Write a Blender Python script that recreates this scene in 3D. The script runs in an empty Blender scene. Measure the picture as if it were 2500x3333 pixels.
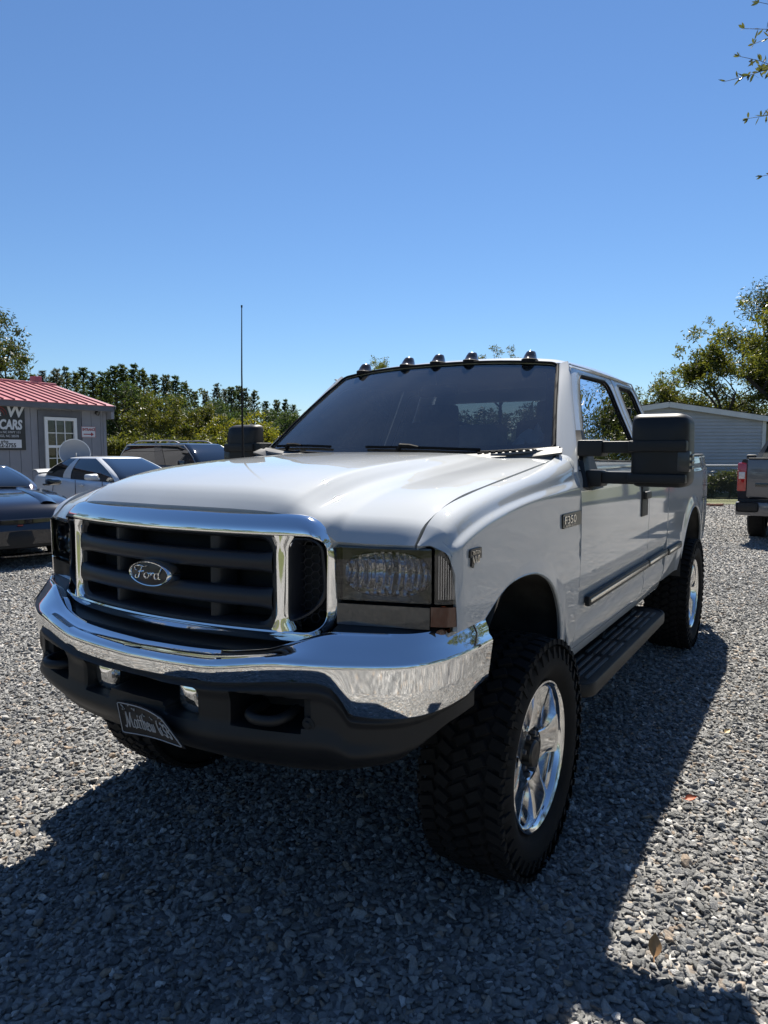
import bpy, bmesh, math, random
import numpy as np
from mathutils import Vector, Matrix, Euler

R = math.radians
scene = bpy.context.scene
COL = scene.collection

# ------------------------------------------------------------------ camera, world, sun, exposure
cd = bpy.data.cameras.new('camera')
cam = bpy.data.objects.new('camera', cd)
COL.objects.link(cam)
cam.location = (1.866, -2.494, 1.587)
cam.rotation_euler = (R(90 - 4.93), 0, R(32.07))
cd.sensor_fit = 'VERTICAL'
cd.sensor_height = 36
cd.lens = 24.71
cd.clip_start = 0.05
cd.clip_end = 3000
scene.camera = cam

SUN_DIR = Vector((-0.25, 0.75, 1.0)).normalized()
SUN_EL = math.asin(SUN_DIR.z)
SUN_ROT = math.atan2(SUN_DIR.x, SUN_DIR.y)
world = bpy.data.worlds.new('World')
scene.world = world
world.use_nodes = True
wn = world.node_tree
bg = wn.nodes['Background']
sky = wn.nodes.new('ShaderNodeTexSky')
sky.sky_type = 'NISHITA'
sky.sun_disc = False
sky.sun_elevation = SUN_EL
sky.sun_rotation = SUN_ROT
sky.altitude = 200
sky.air_density = 1.15
sky.dust_density = 0.0
sky.ozone_density = 10
wn.links.new(sky.outputs[0], bg.inputs[0])
bg.inputs[1].default_value = 0.052

sl = bpy.data.lights.new('sun', 'SUN')
sl.energy = 5.0
sl.angle = R(0.53)
sl.color = (1.0, 0.94, 0.84)
sun = bpy.data.objects.new('sun', sl)
COL.objects.link(sun)
sun.rotation_euler = (-SUN_DIR).to_track_quat('-Z', 'Y').to_euler()
sun.location = (0, 0, 30)

scene.view_settings.view_transform = 'Standard'
scene.view_settings.look = 'None'
scene.view_settings.exposure = 1.15
scene.view_settings.gamma = 1
scene.render.engine = 'CYCLES'
scene.cycles.max_bounces = 10
scene.cycles.transparent_max_bounces = 24
scene.cycles.use_denoising = True

# ------------------------------------------------------------------ materials
def _nt(name):
    m = bpy.data.materials.new(name)
    m.use_nodes = True
    nt = m.node_tree
    return m, nt, nt.nodes['Principled BSDF'], nt.nodes['Material Output']

def pbr(name, col, rough=0.5, metal=0.0, coat=0.0, spec=0.5, var=None, bump=None, roughvar=None, island=None):
    """var=(scale, amount) value mottling; bump=(scale, strength, distance); island=(other colour) random per island"""
    m, nt, b, out = _nt(name)
    N, L = nt.nodes, nt.links
    c = (col[0], col[1], col[2], 1)
    b.inputs['Base Color'].default_value = c
    b.inputs['Roughness'].default_value = rough
    b.inputs['Metallic'].default_value = metal
    b.inputs['Coat Weight'].default_value = coat
    b.inputs['Coat Roughness'].default_value = 0.03
    if name == 'white_paint': b.inputs['Coat IOR'].default_value = 1.72
    b.inputs['Specular IOR Level'].default_value = spec
    tc = N.new('ShaderNodeTexCoord')
    src = None
    if island:
        geo = N.new('ShaderNodeNewGeometry')
        mx = N.new('ShaderNodeMix'); mx.data_type = 'RGBA'
        mx.inputs['A'].default_value = c
        mx.inputs['B'].default_value = (*island, 1)
        L.new(geo.outputs['Random Per Island'], mx.inputs['Factor'])
        src = mx.outputs['Result']
    if var:
        nz = N.new('ShaderNodeTexNoise')
        nz.inputs['Scale'].default_value = var[0]
        nz.inputs['Detail'].default_value = 6
        L.new(tc.outputs['Object'], nz.inputs['Vector'])
        mr = N.new('ShaderNodeMapRange')
        mr.inputs['From Min'].default_value = 0.3; mr.inputs['From Max'].default_value = 0.7
        mr.inputs['To Min'].default_value = 1 - var[1]; mr.inputs['To Max'].default_value = 1 + var[1]
        L.new(nz.outputs['Fac'], mr.inputs['Value'])
        mu = N.new('ShaderNodeMix'); mu.data_type = 'RGBA'; mu.blend_type = 'MULTIPLY'
        mu.inputs['Factor'].default_value = 1
        if src: L.new(src, mu.inputs['A'])
        else: mu.inputs['A'].default_value = c
        L.new(mr.outputs['Result'], mu.inputs['B'])
        src = mu.outputs['Result']
    if src: L.new(src, b.inputs['Base Color'])
    if roughvar:
        nz = N.new('ShaderNodeTexNoise')
        nz.inputs['Scale'].default_value = roughvar[0]; nz.inputs['Detail'].default_value = 5
        L.new(tc.outputs['Object'], nz.inputs['Vector'])
        mr = N.new('ShaderNodeMapRange')
        mr.inputs['From Min'].default_value = 0.35; mr.inputs['From Max'].default_value = 0.7
        mr.inputs['To Min'].default_value = rough; mr.inputs['To Max'].default_value = rough + roughvar[1]
        L.new(nz.outputs['Fac'], mr.inputs['Value'])
        L.new(mr.outputs['Result'], b.inputs['Roughness'])
    if bump:
        nz = N.new('ShaderNodeTexNoise')
        nz.inputs['Scale'].default_value = bump[0]; nz.inputs['Detail'].default_value = 4
        L.new(tc.outputs['Object'], nz.inputs['Vector'])
        bp = N.new('ShaderNodeBump')
        bp.inputs['Strength'].default_value = bump[1]
        bp.inputs['Distance'].default_value = bump[2]
        L.new(nz.outputs['Fac'], bp.inputs['Height'])
        L.new(bp.outputs['Normal'], b.inputs['Normal'])
    return m

def glass_mat(name, tint, rough=0.0, refl=1.0, ior=1.5, dirt=0.0):
    """thin pane: tinted transparency + mirror reflection by Fresnel"""
    m, nt, b, out = _nt(name)
    N, L = nt.nodes, nt.links
    N.remove(b)
    tr = N.new('ShaderNodeBsdfTransparent'); tr.inputs[0].default_value = (*tint, 1)
    gl = N.new('ShaderNodeBsdfGlossy'); gl.inputs['Roughness'].default_value = rough
    gl.inputs['Color'].default_value = (refl, refl, refl, 1)
    fr = N.new('ShaderNodeFresnel'); fr.inputs['IOR'].default_value = ior
    mx = N.new('ShaderNodeMixShader')
    L.new(fr.outputs[0], mx.inputs[0]); L.new(tr.outputs[0], mx.inputs[1]); L.new(gl.outputs[0], mx.inputs[2])
    last = mx
    if dirt > 0:
        df = N.new('ShaderNodeBsdfDiffuse'); df.inputs[0].default_value = (.55, .55, .52, 1)
        tc = N.new('ShaderNodeTexCoord')
        nz = N.new('ShaderNodeTexNoise'); nz.inputs['Scale'].default_value = 3.0; nz.inputs['Detail'].default_value = 6
        L.new(tc.outputs['Object'], nz.inputs['Vector'])
        vo = N.new('ShaderNodeTexVoronoi'); vo.inputs['Scale'].default_value = 26
        L.new(tc.outputs['Object'], vo.inputs['Vector'])
        lt = N.new('ShaderNodeMath'); lt.operation = 'LESS_THAN'; lt.inputs[1].default_value = 0.052
        L.new(vo.outputs['Distance'], lt.inputs[0])
        ml = N.new('ShaderNodeMath'); ml.operation = 'MULTIPLY'; ml.inputs[1].default_value = 0.22
        L.new(lt.outputs[0], ml.inputs[0])
        mr = N.new('ShaderNodeMapRange')
        mr.inputs['From Min'].default_value = .35; mr.inputs['From Max'].default_value = .75
        mr.inputs['To Min'].default_value = dirt * .35; mr.inputs['To Max'].default_value = dirt
        L.new(nz.outputs['Fac'], mr.inputs['Value'])
        ad = N.new('ShaderNodeMath'); ad.operation = 'ADD'
        L.new(mr.outputs['Result'], ad.inputs[0]); L.new(ml.outputs[0], ad.inputs[1])
        m2 = N.new('ShaderNodeMixShader')
        L.new(ad.outputs[0], m2.inputs[0]); L.new(mx.outputs[0], m2.inputs[1]); L.new(df.outputs[0], m2.inputs[2])
        last = m2
    L.new(last.outputs[0], out.inputs[0])
    return m

def leaf_mat(name, c1, c2, trans=0.5, rough=0.45):
    m, nt, b, out = _nt(name)
    N, L = nt.nodes, nt.links
    geo = N.new('ShaderNodeNewGeometry')
    mx = N.new('ShaderNodeMix'); mx.data_type = 'RGBA'
    mx.inputs['A'].default_value = (*c1, 1); mx.inputs['B'].default_value = (*c2, 1)
    L.new(geo.outputs['Random Per Island'], mx.inputs['Factor'])
    L.new(mx.outputs['Result'], b.inputs['Base Color'])
    b.inputs['Roughness'].default_value = rough
    b.inputs['Specular IOR Level'].default_value = .22
    tl = N.new('ShaderNodeBsdfTranslucent')
    g = N.new('ShaderNodeMix'); g.data_type = 'RGBA'; g.blend_type = 'MULTIPLY'; g.inputs['Factor'].default_value = 1
    L.new(mx.outputs['Result'], g.inputs['A']); g.inputs['B'].default_value = (1.5, 1.45, .7, 1)
    L.new(g.outputs['Result'], tl.inputs[0])
    ms = N.new('ShaderNodeMixShader'); ms.inputs[0].default_value = trans
    L.new(b.outputs[0], ms.inputs[1]); L.new(tl.outputs[0], ms.inputs[2])
    L.new(ms.outputs[0], out.inputs[0])
    return m

M = {}
M['white'] = pbr('white_paint', (.385, .408, .424), .62, 0, 1.0, .08, var=(1.7, .02), bump=(160, .012, .002))
M['chrome'] = pbr('chrome', (.86, .87, .88), .035, 1.0, roughvar=(5, .05), bump=(7, .02, .01))
M['polished'] = pbr('polished_alloy', (.80, .80, .80), .06, 1.0, roughvar=(9, .08), bump=(14, .02, .01))
M['black_plastic'] = pbr('black_plastic', (.011, .0115, .0125), .5, spec=.35, var=(3, .25), bump=(350, .12, .002))
M['grey_plastic'] = pbr('dark_grey_plastic', (.016, .0175, .022), .42, spec=.4, var=(3, .15), bump=(350, .06, .002))
M['cowl_plastic'] = pbr('cowl_plastic', (.10, .10, .10), .6, var=(9, .2), bump=(300, .1, .002))
M['rubber'] = pbr('tyre_rubber', (.0085, .008, .0078), .85, spec=.25, var=(8, .4), bump=(60, .2, .004))
M['dark'] = pbr('underbody_black', (.012, .012, .012), .8, var=(6, .4))
M['rust'] = pbr('dusty_liner', (.045, .042, .038), .9, var=(7, .5))
M['frit'] = pbr('black_ceramic', (.006, .006, .008), .12)
M['seal'] = pbr('black_rubber_seal', (.010, .010, .011), .75, spec=.15)
M['windshield'] = glass_mat('windshield_glass', (.62, .69, .70), ior=2.1, dirt=.05)
M['tint'] = glass_mat('tinted_side_glass', (.20, .21, .21), ior=1.75)
M['smoke'] = glass_mat('smoked_lamp_lens', (.56, .57, .58), ior=1.5)
M['clear_lens'] = glass_mat('hazed_lamp_lens', (.75, .75, .74), ior=1.5, dirt=.10, rough=.05)
M['amber'] = pbr('amber_lens', (.075, .016, .006), .15, coat=.8)
M['amber_dark'] = pbr('smoked_roof_lens', (.034, .024, .017), .10, coat=.4)
M['reflector'] = pbr('lamp_reflector', (.75, .75, .77), .09, 1.0, bump=(30, .05, .01))
M['lamp_body'] = pbr('lamp_housing_dark', (.03, .03, .032), .3, coat=.3)
M['lens_grey'] = pbr('grey_signal_lens', (.040, .040, .039), .22, coat=.9, var=(9, .2))
M['seat'] = pbr('grey_cloth', (.17, .165, .155), .9, var=(20, .2))
M['dash'] = pbr('dash_vinyl', (.09, .09, .092), .6)
M['headliner'] = pbr('headliner_cloth', (.34, .33, .31), .95)
M['mirror_glass'] = pbr('mirror_silver', (.85, .85, .85), .02, 1.0)
M['badge_chrome'] = pbr('badge_chrome', (.62, .60, .55), .2, 1.0)
M['badge_black'] = pbr('badge_black', (.02, .018, .015), .3)
M['emblem_blue'] = pbr('emblem_dark_blue', (.005, .006, .014), .35, coat=.25)
M['plate_black'] = pbr('plate_black', (.010, .010, .011), .6, spec=.3)
M['plate_grey'] = pbr('plate_print_grey', (.42, .42, .42), .5)
M['chip_white'] = pbr('chipped_paint', (.4, .4, .38), .6)
M['decal'] = pbr('grey_decal', (.16, .17, .19), .4)

# ------------------------------------------------------------------ mesh helpers
def pch(xs, ys, x):
    """monotone cubic interpolation"""
    xs = np.asarray(xs, float); ys = np.asarray(ys, float); x = np.asarray(x, float)
    h = np.diff(xs); d = np.diff(ys) / h
    m = np.zeros(len(xs))
    for i in range(1, len(xs) - 1):
        if d[i - 1] * d[i] > 0:
            w1 = 2 * h[i] + h[i - 1]; w2 = h[i] + 2 * h[i - 1]
            m[i] = (w1 + w2) / (w1 / d[i - 1] + w2 / d[i])
    m[0] = d[0]; m[-1] = d[-1]
    xc = np.clip(x, xs[0], xs[-1])
    i = np.clip(np.searchsorted(xs, xc, side='right') - 1, 0, len(h) - 1)
    t = (xc - xs[i]) / h[i]
    t2, t3 = t * t, t * t * t
    r = (2 * t3 - 3 * t2 + 1) * ys[i] + (t3 - 2 * t2 + t) * h[i] * m[i] + (-2 * t3 + 3 * t2) * ys[i + 1] + (t3 - t2) * h[i] * m[i + 1]
    return r

def spl(pts, n):
    """smooth curve through points, n samples"""
    P = np.asarray(pts, float)
    if len(P) == 2:
        t = np.linspace(0, 1, n)[:, None]
        return P[0] * (1 - t) + P[1] * t
    s = np.concatenate([[0], np.cumsum(np.maximum(np.linalg.norm(np.diff(P, axis=0), axis=1), 1e-6))])
    q = np.linspace(0, s[-1], n)
    T = np.zeros_like(P)
    for i in range(len(P)):
        a, b = max(i - 1, 0), min(i + 1, len(P) - 1)
        T[i] = (P[b] - P[a]) / (s[b] - s[a])
    i = np.clip(np.searchsorted(s, q, side='right') - 1, 0, len(P) - 2)
    h = (s[i + 1] - s[i])[:, None]; t = ((q - s[i]) / (s[i + 1] - s[i]))[:, None]
    t2, t3 = t * t, t * t * t
    return (2 * t3 - 3 * t2 + 1) * P[i] + (t3 - 2 * t2 + t) * h * T[i] + (-2 * t3 + 3 * t2) * P[i + 1] + (t3 - t2) * h * T[i + 1]

def sstep(x):
    x = np.clip(x, 0, 1)
    return x * x * (3 - 2 * x)

class MB:
    def __init__(s):
        s.v = []; s.f = []; s.mi = []; s.cur = 0
    def mat(s, i):
        s.cur = i; return s
    def add(s, v, f):
        o = len(s.v)
        s.v += [tuple(map(float, p)) for p in v]
        s.f += [tuple(o + k for k in q) for q in f]
        s.mi += [s.cur] * len(f)
        return s
    def box(s, c, d, rz=0, rx=0, ry=0, taper=(1, 1)):
        M_ = Euler((rx, ry, rz)).to_matrix()
        v = []
        for z in (-1, 1):
            for x, y in ((-1, -1), (1, -1), (1, 1), (-1, 1)):
                tx, ty = taper if z > 0 else (1, 1)
                p = M_ @ Vector((x * d[0] / 2 * tx, y * d[1] / 2 * ty, z * d[2] / 2))
                v.append((c[0] + p.x, c[1] + p.y, c[2] + p.z))
        return s.add(v, [(3, 2, 1, 0), (4, 5, 6, 7), (0, 1, 5, 4), (1, 2, 6, 5), (2, 3, 7, 6), (3, 0, 4, 7)])
    def bbox(s, c, d, b=0.01, rz=0, rx=0, ry=0):
        """box with chamfered edges"""
        bm = bmesh.new()
        bmesh.ops.create_cube(bm, size=1)
        for v in bm.verts: v.co = Vector((v.co.x * d[0], v.co.y * d[1], v.co.z * d[2]))
        bmesh.ops.bevel(bm, geom=bm.edges[:], offset=b, segments=2, affect='EDGES', profile=.6)
        M_ = Euler((rx, ry, rz)).to_matrix()
        for v in bm.verts: v.co = M_ @ v.co + Vector(c)
        bm.verts.index_update()
        s.add([v.co[:] for v in bm.verts], [tuple(v.index for v in f.verts) for f in bm.faces])
        bm.free(); return s
    def grid(s, G, close_u=False, close_v=False):
        G = np.asarray(G, float); n, m = G.shape[:2]
        f = []
        for i in range(n if close_u else n - 1):
            for j in range(m if close_v else m - 1):
                a, b = i * m + j, i * m + (j + 1) % m
                c, d = ((i + 1) % n) * m + (j + 1) % m, ((i + 1) % n) * m + j
                f.append((a, b, c, d))
        return s.add(G.reshape(-1, 3), f)
    def tube(s, path, r, n=8, caps=True):
        P = [Vector(p) for p in path]
        rs = r if hasattr(r, '__len__') else [r] * len(P)
        up = Vector((0, 0, 1)); rings = []
        prev = None
        for i, p in enumerate(P):
            t = (P[min(i + 1, len(P) - 1)] - P[max(i - 1, 0)])
            if t.length < 1e-9: t = Vector((0, 0, 1))
            t.normalize()
            if prev is None:
                a = t.orthogonal().normalized()
            else:
                a = prev - t * prev.dot(t)
                a = a.normalized() if a.length > 1e-6 else t.orthogonal().normalized()
            prev = a
            b = t.cross(a)
            rings.append([p + (a * math.cos(k * 2 * math.pi / n) + b * math.sin(k * 2 * math.pi / n)) * rs[i] for k in range(n)])
        o = len(s.v)
        s.grid([[q[:] for q in r_] for r_ in rings], close_v=True)
        if caps:
            s.f.append(tuple(o + k for k in range(n))[::-1]); s.mi.append(s.cur)
            e = o + (len(P) - 1) * n
            s.f.append(tuple(e + k for k in range(n))); s.mi.append(s.cur)
        return s
    def lathe(s, prof, n=32, axis='X', c=(0, 0, 0), close=False):
        """prof = [(along axis, radius)]"""
        G = []
        for a, r in prof:
            row = []
            for k in range(n):
                t = 2 * math.pi * k / n
                u, w = r * math.cos(t), r * math.sin(t)
                p = {'X': (a, u, w), 'Y': (u, a, w), 'Z': (u, w, a)}[axis]
                row.append((p[0] + c[0], p[1] + c[1], p[2] + c[2]))
            G.append(row)
        return s.grid(G, close_v=True, close_u=close)
    def prism(s, poly, fn0, fn1):
        """poly of 2D points, front cap fn0(p), back cap fn1(p), n-gon caps"""
        n = len(poly)
        v = [fn0(p) for p in poly] + [fn1(p) for p in poly]
        f = [tuple(range(n)), tuple(range(2 * n - 1, n - 1, -1))]
        f += [(i, n + i, n + (i + 1) % n, (i + 1) % n) for i in range(n)]
        return s.add(v, f)
    def mirror_x(s):
        return s
    def build(s, name, mats, parent=None, smooth=None, skirt=None, centre=None, loc=None, mirror=False):
        me = bpy.data.meshes.new(name)
        vv = s.v
        if mirror: vv = [(-a, b, c) for a, b, c in s.v]
        me.from_pydata(vv, [], s.f)
        if not isinstance(mats, (list, tuple)): mats = [mats]
        for m_ in mats: me.materials.append(m_)
        if len(mats) > 1: me.polygons.foreach_set('material_index', s.mi)
        me.validate()
        if skirt:
            bm = bmesh.new(); bm.from_mesh(me)
            bmesh.ops.remove_doubles(bm, verts=bm.verts, dist=1e-5)
            bm.normal_update()
            C_ = Vector(centre)
            be = [e for e in bm.edges if e.is_boundary]
            nrm = {}
            for e in be:
                for v in e.verts:
                    n_ = v.normal.copy()
                    if n_.dot(C_ - v.co) < 0: n_ = -n_
                    nrm[tuple(round(q, 5) for q in v.co)] = n_
            r = bmesh.ops.extrude_edge_only(bm, edges=be)
            for g in r['geom']:
                if isinstance(g, bmesh.types.BMVert):
                    k = tuple(round(q, 5) for q in g.co)
                    if k in nrm: g.co += nrm[k] * skirt
            bm.to_mesh(me); bm.free()
        if smooth is not None:
            me.polygons.foreach_set('use_smooth', [True] * len(me.polygons))
            me.set_sharp_from_angle(angle=R(smooth))
        me.update()
        return link(name, me, parent, loc)

def link(name, data, parent=None, loc=None):
    o = bpy.data.objects.new(name, data)
    COL.objects.link(o)
    if parent: o.parent = parent
    if loc: o.location = loc
    return o

def tag(o, label, cat=None, group=None):
    o['label'] = label
    if cat: o['category'] = cat
    if group: o['group'] = group
    return o

def thing(name, label, cat, loc=(0, 0, 0), rz=0.0, group=None):
    o = bpy.data.objects.new(name, None)
    COL.objects.link(o)
    o.empty_display_size = .2
    o.location = loc; o.rotation_euler = (0, 0, rz)
    return tag(o, label, cat, group)

def struct(o):
    o['kind'] = 'structure'; return o

def copy_tree(o, parent=None):
    c = o.copy(); COL.objects.link(c)
    if parent: c.parent = parent
    for ch in list(o.children): copy_tree(ch, c)
    return c

def text_data(txt, size, ext=0.001, shear=0.0, bold=0.0, align='LEFT', sx=1.0):
    cu = bpy.data.curves.new('lettering', 'FONT')
    cu.body = txt; cu.size = size; cu.extrude = ext; cu.shear = shear; cu.offset = bold
    cu.align_x = align; cu.resolution_u = 3
    ob = bpy.data.objects.new('lettering', cu)
    COL.objects.link(ob)
    dg = bpy.context.evaluated_depsgraph_get()
    me = bpy.data.meshes.new_from_object(ob.evaluated_get(dg))
    bpy.data.objects.remove(ob); bpy.data.curves.remove(cu)
    if sx != 1.0: me.transform(Matrix.Diagonal((sx, 1, 1, 1)))
    return me

def text_obj(name, txt, size, mat, M4, parent, **k):
    me = text_data(txt, size, **k)
    me.materials.clear(); me.materials.append(mat)
    me.transform(M4)
    return link(name, me, parent)

def frame(origin, xax, yax):
    """matrix with text x along xax, y along yax"""
    x = Vector(xax).normalized(); y = Vector(yax); y = (y - x * y.dot(x)).normalized(); z = x.cross(y)
    m = Matrix((x, y, z)).transposed().to_4x4()
    m.translation = Vector(origin)
    return m

def rpoly(P, r, n):
    """closed rounded polygon; n samples per side, matched between different polygons. P list of 2D, r radius or list"""
    P = [np.array(p, float) for p in P]; k = len(P)
    rr = r if hasattr(r, '__len__') else [r] * k
    arcs = []
    for i in range(k):
        a, b, c = P[i - 1], P[i], P[(i + 1) % k]
        u = (a - b) / np.linalg.norm(a - b); w = (c - b) / np.linalg.norm(c - b)
        ri = rr[i]
        p0, p2 = b + u * ri, b + w * ri
        arcs.append([(1 - t) ** 2 * p0 + 2 * t * (1 - t) * b + t * t * p2 for t in np.linspace(0, 1, 9)])
    out = []
    for i in range(k):
        seg = arcs[i][4:] + arcs[(i + 1) % k][:5]
        S = np.array(seg); d = np.concatenate([[0], np.cumsum(np.linalg.norm(np.diff(S, axis=0), axis=1) + 1e-9)])
        # half of the samples on corner arcs, half on the straight
        base = np.concatenate([np.linspace(d[0], d[4], n // 4, endpoint=False), np.linspace(d[4], d[5], n // 2, endpoint=False), np.linspace(d[5], d[-1], n - n // 4 - n // 2, endpoint=False)])
        out += [(np.interp(q, d, S[:, 0]), np.interp(q, d, S[:, 1])) for q in base]
    return np.array(out)

# ================================================================== THE PICKUP TRUCK
# truck space: x to the truck's left (image right), front towards -y, front axle at y = 0
truck = thing('pickup_truck', 'lifted white extended cab pickup with chrome grille and bumper parked on gravel', 'pickup truck')
CEN = (0, 1.5, 1.2)

XZ = [.58, .64, .70, .82, .95, 1.15, 1.32, 1.42, 1.47, 1.50, 1.56, 1.70, 1.85, 2.00, 2.06]
XX = [.900, .925, .948, .968, .978, .984, .983, .977, .968, .956, .933, .872, .807, .745, .712]
def xside(z): return pch(XZ, XX, z)

def flare(y, z, yc, zc, Rr, amt=.035, w=.17):
    d = np.hypot(np.asarray(y) - yc, np.asarray(z) - zc)
    return amt * sstep((Rr + w - d) / w) * sstep((1.36 - np.asarray(z)) / .2)

# ---- hood -----------------------------------------------------------------
hs = {
 0.00: [(-.922, 1.412), (-.900, 1.432), (-.84, 1.473), (-.6, 1.524), (-.3, 1.552), (.1, 1.574), (.40, 1.583)],
 0.25: [(-.905, 1.411), (-.884, 1.431), (-.825, 1.471), (-.6, 1.521), (-.3, 1.550), (.1, 1.572), (.40, 1.582)],
 0.42: [(-.873, 1.405), (-.854, 1.424), (-.80, 1.460), (-.58, 1.512), (-.29, 1.543), (.1, 1.567), (.40, 1.578)],
 0.478: [(-.858, 1.398), (-.843, 1.416), (-.785, 1.449), (-.57, 1.507), (-.285, 1.539), (.1, 1.563), (.40, 1.576)],
 0.505: [(-.850, 1.391), (-.836, 1.407), (-.778, 1.435), (-.56, 1.493), (-.28, 1.526), (.1, 1.552), (.40, 1.571)],
 0.555: [(-.840, 1.374), (-.826, 1.388), (-.767, 1.410), (-.548, 1.463), (-.27, 1.498), (.1, 1.531), (.41, 1.563)],
 0.61: [(-.822, 1.347), (-.811, 1.362), (-.752, 1.397), (-.535, 1.453), (-.26, 1.489), (.1, 1.525), (.42, 1.560)],
 0.645: [(-.806, 1.319), (-.796, 1.336), (-.738, 1.387), (-.525, 1.449), (-.255, 1.486), (.1, 1.522), (.43, 1.559)],
 0.76: [(-.770, 1.315), (-.760, 1.330), (-.708, 1.380), (-.505, 1.448), (-.24, 1.485), (.1, 1.523), (.44, 1.557)],
 0.82: [(-.745, 1.314), (-.736, 1.327), (-.688, 1.374), (-.49, 1.443), (-.23, 1.479), (.1, 1.519), (.445, 1.554)],
 0.866: [(-.732, 1.314), (-.723, 1.324), (-.672, 1.370), (-.475, 1.434), (-.22, 1.470), (.1, 1.508), (.45, 1.549)],
}
def hood_grid():
    xs = sorted(hs)
    cur = np.array([spl(hs[x], 44) for x in xs])          # nx,44,2
    q = np.concatenate([np.linspace(0, .42, 10, endpoint=False), np.linspace(.42, .66, 34, endpoint=False), np.linspace(.66, .866, 10)])
    G = np.zeros((len(q), 44, 3))
    for j in range(44):
        G[:, j, 0] = q
        G[:, j, 1] = pch(xs, cur[:, j, 0], q)
        G[:, j, 2] = pch(xs, cur[:, j, 1], q)
    full = np.concatenate([G[:0:-1] * np.array([-1, 1, 1]), G])
    return full
hood = MB().grid(hood_grid()).build('hood', M['white'], truck, smooth=40, skirt=.030, centre=(0, -.2, .9))

# ---- front fenders --------------------------------------------------------
def zgap(y): return pch([-.735, -.715, -.67, -.594, -.374, -.011, .218, .45, .60, .72], [1.318, 1.335, 1.375, 1.410, 1.449, 1.493, 1.520, 1.551, 1.585, 1.607], y)
def xgap(y): return pch([-.8, .30, .45, .60, .72], [.878, .878, .873, .853, .815], y)
def zsh(y): return pch([-.735, -.60, -.42, -.05, .45, .75], [1.285, 1.333, 1.372, 1.411, 1.436, 1.45], y)
def fx(y, z):
    """fender half width"""
    zg, zc = float(zgap(y)), float(zsh(y))
    xg = float(xgap(y))
    D = zg - zc
    zk = [.55, .70, .82, .95, 1.12, zc - .07, zc - .006, zc, zc + .24 * D, zc + .30 * D, zc + .64 * D, zc + .88 * D, zg]
    base = float(xside(zc - .012))
    d = base - xg
    xk = [.93, .950, .970, .979, .985, base + .001, base, base - .003, base - .215 * d, base - .235 * d, base - .36 * d, base - .62 * d, xg]
    k = float(pch([-.74, -.72, -.705, -.69, -.675, -.655], [.12, .42, .66, .84, .96, 1], y))      # the nose wraps round to the headlight
    return xg + (pch(zk, xk, z) - xg) * k + flare(y, z, -.08, .72, .425, .006, .06)
arch_f = [(-.50, 1.060), (-.428, 1.096), (-.36, 1.124), (-.29, 1.143), (-.20, 1.153), (-.116, 1.152), (-.03, 1.142), (.059, 1.114), (.125, 1.083), (.172, 1.050), (.225, .995), (.262, .94), (.285, .89), (.303, .839), (.318, .785), (.326, .745), (.332, .69)]
arch_f_s = spl(arch_f, 60)
def fz_lo(y):
    if y < -.677: return float(pch([-.737, -.72, -.705, -.695, -.688, -.683, -.678], [1.314, 1.316, 1.303, 1.280, 1.24, 1.18, 1.10], y))
    if y < -.50: return 1.062
    if y <= .332: return float(np.interp(y, arch_f_s[:, 0], arch_f_s[:, 1]))
    if y <= .52: return .69
    return float(pch([.52, .53, .545, .60, .72], [1.36, 1.40, 1.44, 1.505, 1.60], y))
def fender_grid():
    ys = list(np.linspace(-.736, -.678, 16)) + list(np.linspace(-.676, -.505, 10)) + [float(a) for a in arch_f_s[:, 0]] + [.336, .36, .40, .45, .49, .519] + [.522, .53, .545, .57, .60, .64, .68, .715]
    G = []
    for y in ys:
        zg, zl = float(zgap(y)), fz_lo(y)
        zc = float(zsh(y))
        row = []
        # dense round the shoulder
        if zl < zc - .05:
            zz = np.concatenate([np.linspace(zg, zc + .035, 9, endpoint=False), np.linspace(zc + .035, zc - .012, 16, endpoint=False), np.linspace(zc - .012, zl, 24)])
        else:
            zz = np.linspace(zg, zl, 49)
        for z in zz: row.append((float(fx(y, z)), y, z))
        G.append(row)
    return G
FG = fender_grid()
for mir in (False, True):
    f = MB().grid(FG).build('front_fender', M['white'], truck, smooth=50, skirt=.018, centre=(0, 0, 1.0), mirror=mir)
    # rolled arch lip
    lip = MB()
    path = [(float(fx(a, b)) - .006, float(a), float(b)) for a, b in arch_f_s]
    lip.tube(path, .007, 6)
    lip.build('arch_lip', M['white'], f, smooth=60, mirror=mir)

# inner fender liners
def liner(yc, zc, Rr, x0, x1, name, par, mir, a0=-25, a1=205):
    G = []
    for a in np.linspace(R(a0), R(a1), 26):
        G.append([(x, yc + Rr * math.cos(a), zc + Rr * math.sin(a)) for x in (x1, (x0 + x1) / 2, x0)])
    m_ = MB().grid(G)
    m_.build(name, M['rust'], par, smooth=60, mirror=mir)

# ---- doors and cab --------------------------------------------------------
def door_lower(y0, y1, n, z0=.715, z1=1.50):
    G = []
    for y in np.linspace(y0, y1, n):
        row = []
        for z in np.concatenate([np.linspace(z1, 1.40, 10, endpoint=False), np.linspace(1.40, z0, 30)]):
            x = float(xside(z))
            x -= .010 * float(sstep((.985 - z) / .02)) * float(sstep((z - .80) / .03)) # recess for the moulding step
            row.append((x, y, z))
        G.append(row)
    return G
def ring(outer, inner, n=6, xf=xside, off=0.0):
    G = []
    for k in range(n):
        t = k / (n - 1)
        row = []
        for (a, b), (c, d) in zip(outer, inner):
            y, z = a * (1 - t) + c * t, b * (1 - t) + d * t
            bulge = .004 * math.sin(math.pi * t)
            row.append((float(xf(z)) + off + bulge, y, z))
        G.append(row)
    return G
fd_out = rpoly([(.575, 1.502), (1.115, 2.030), (1.905, 2.030), (1.905, 1.502)], [.03, .07, .012, .005], 24)
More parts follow.
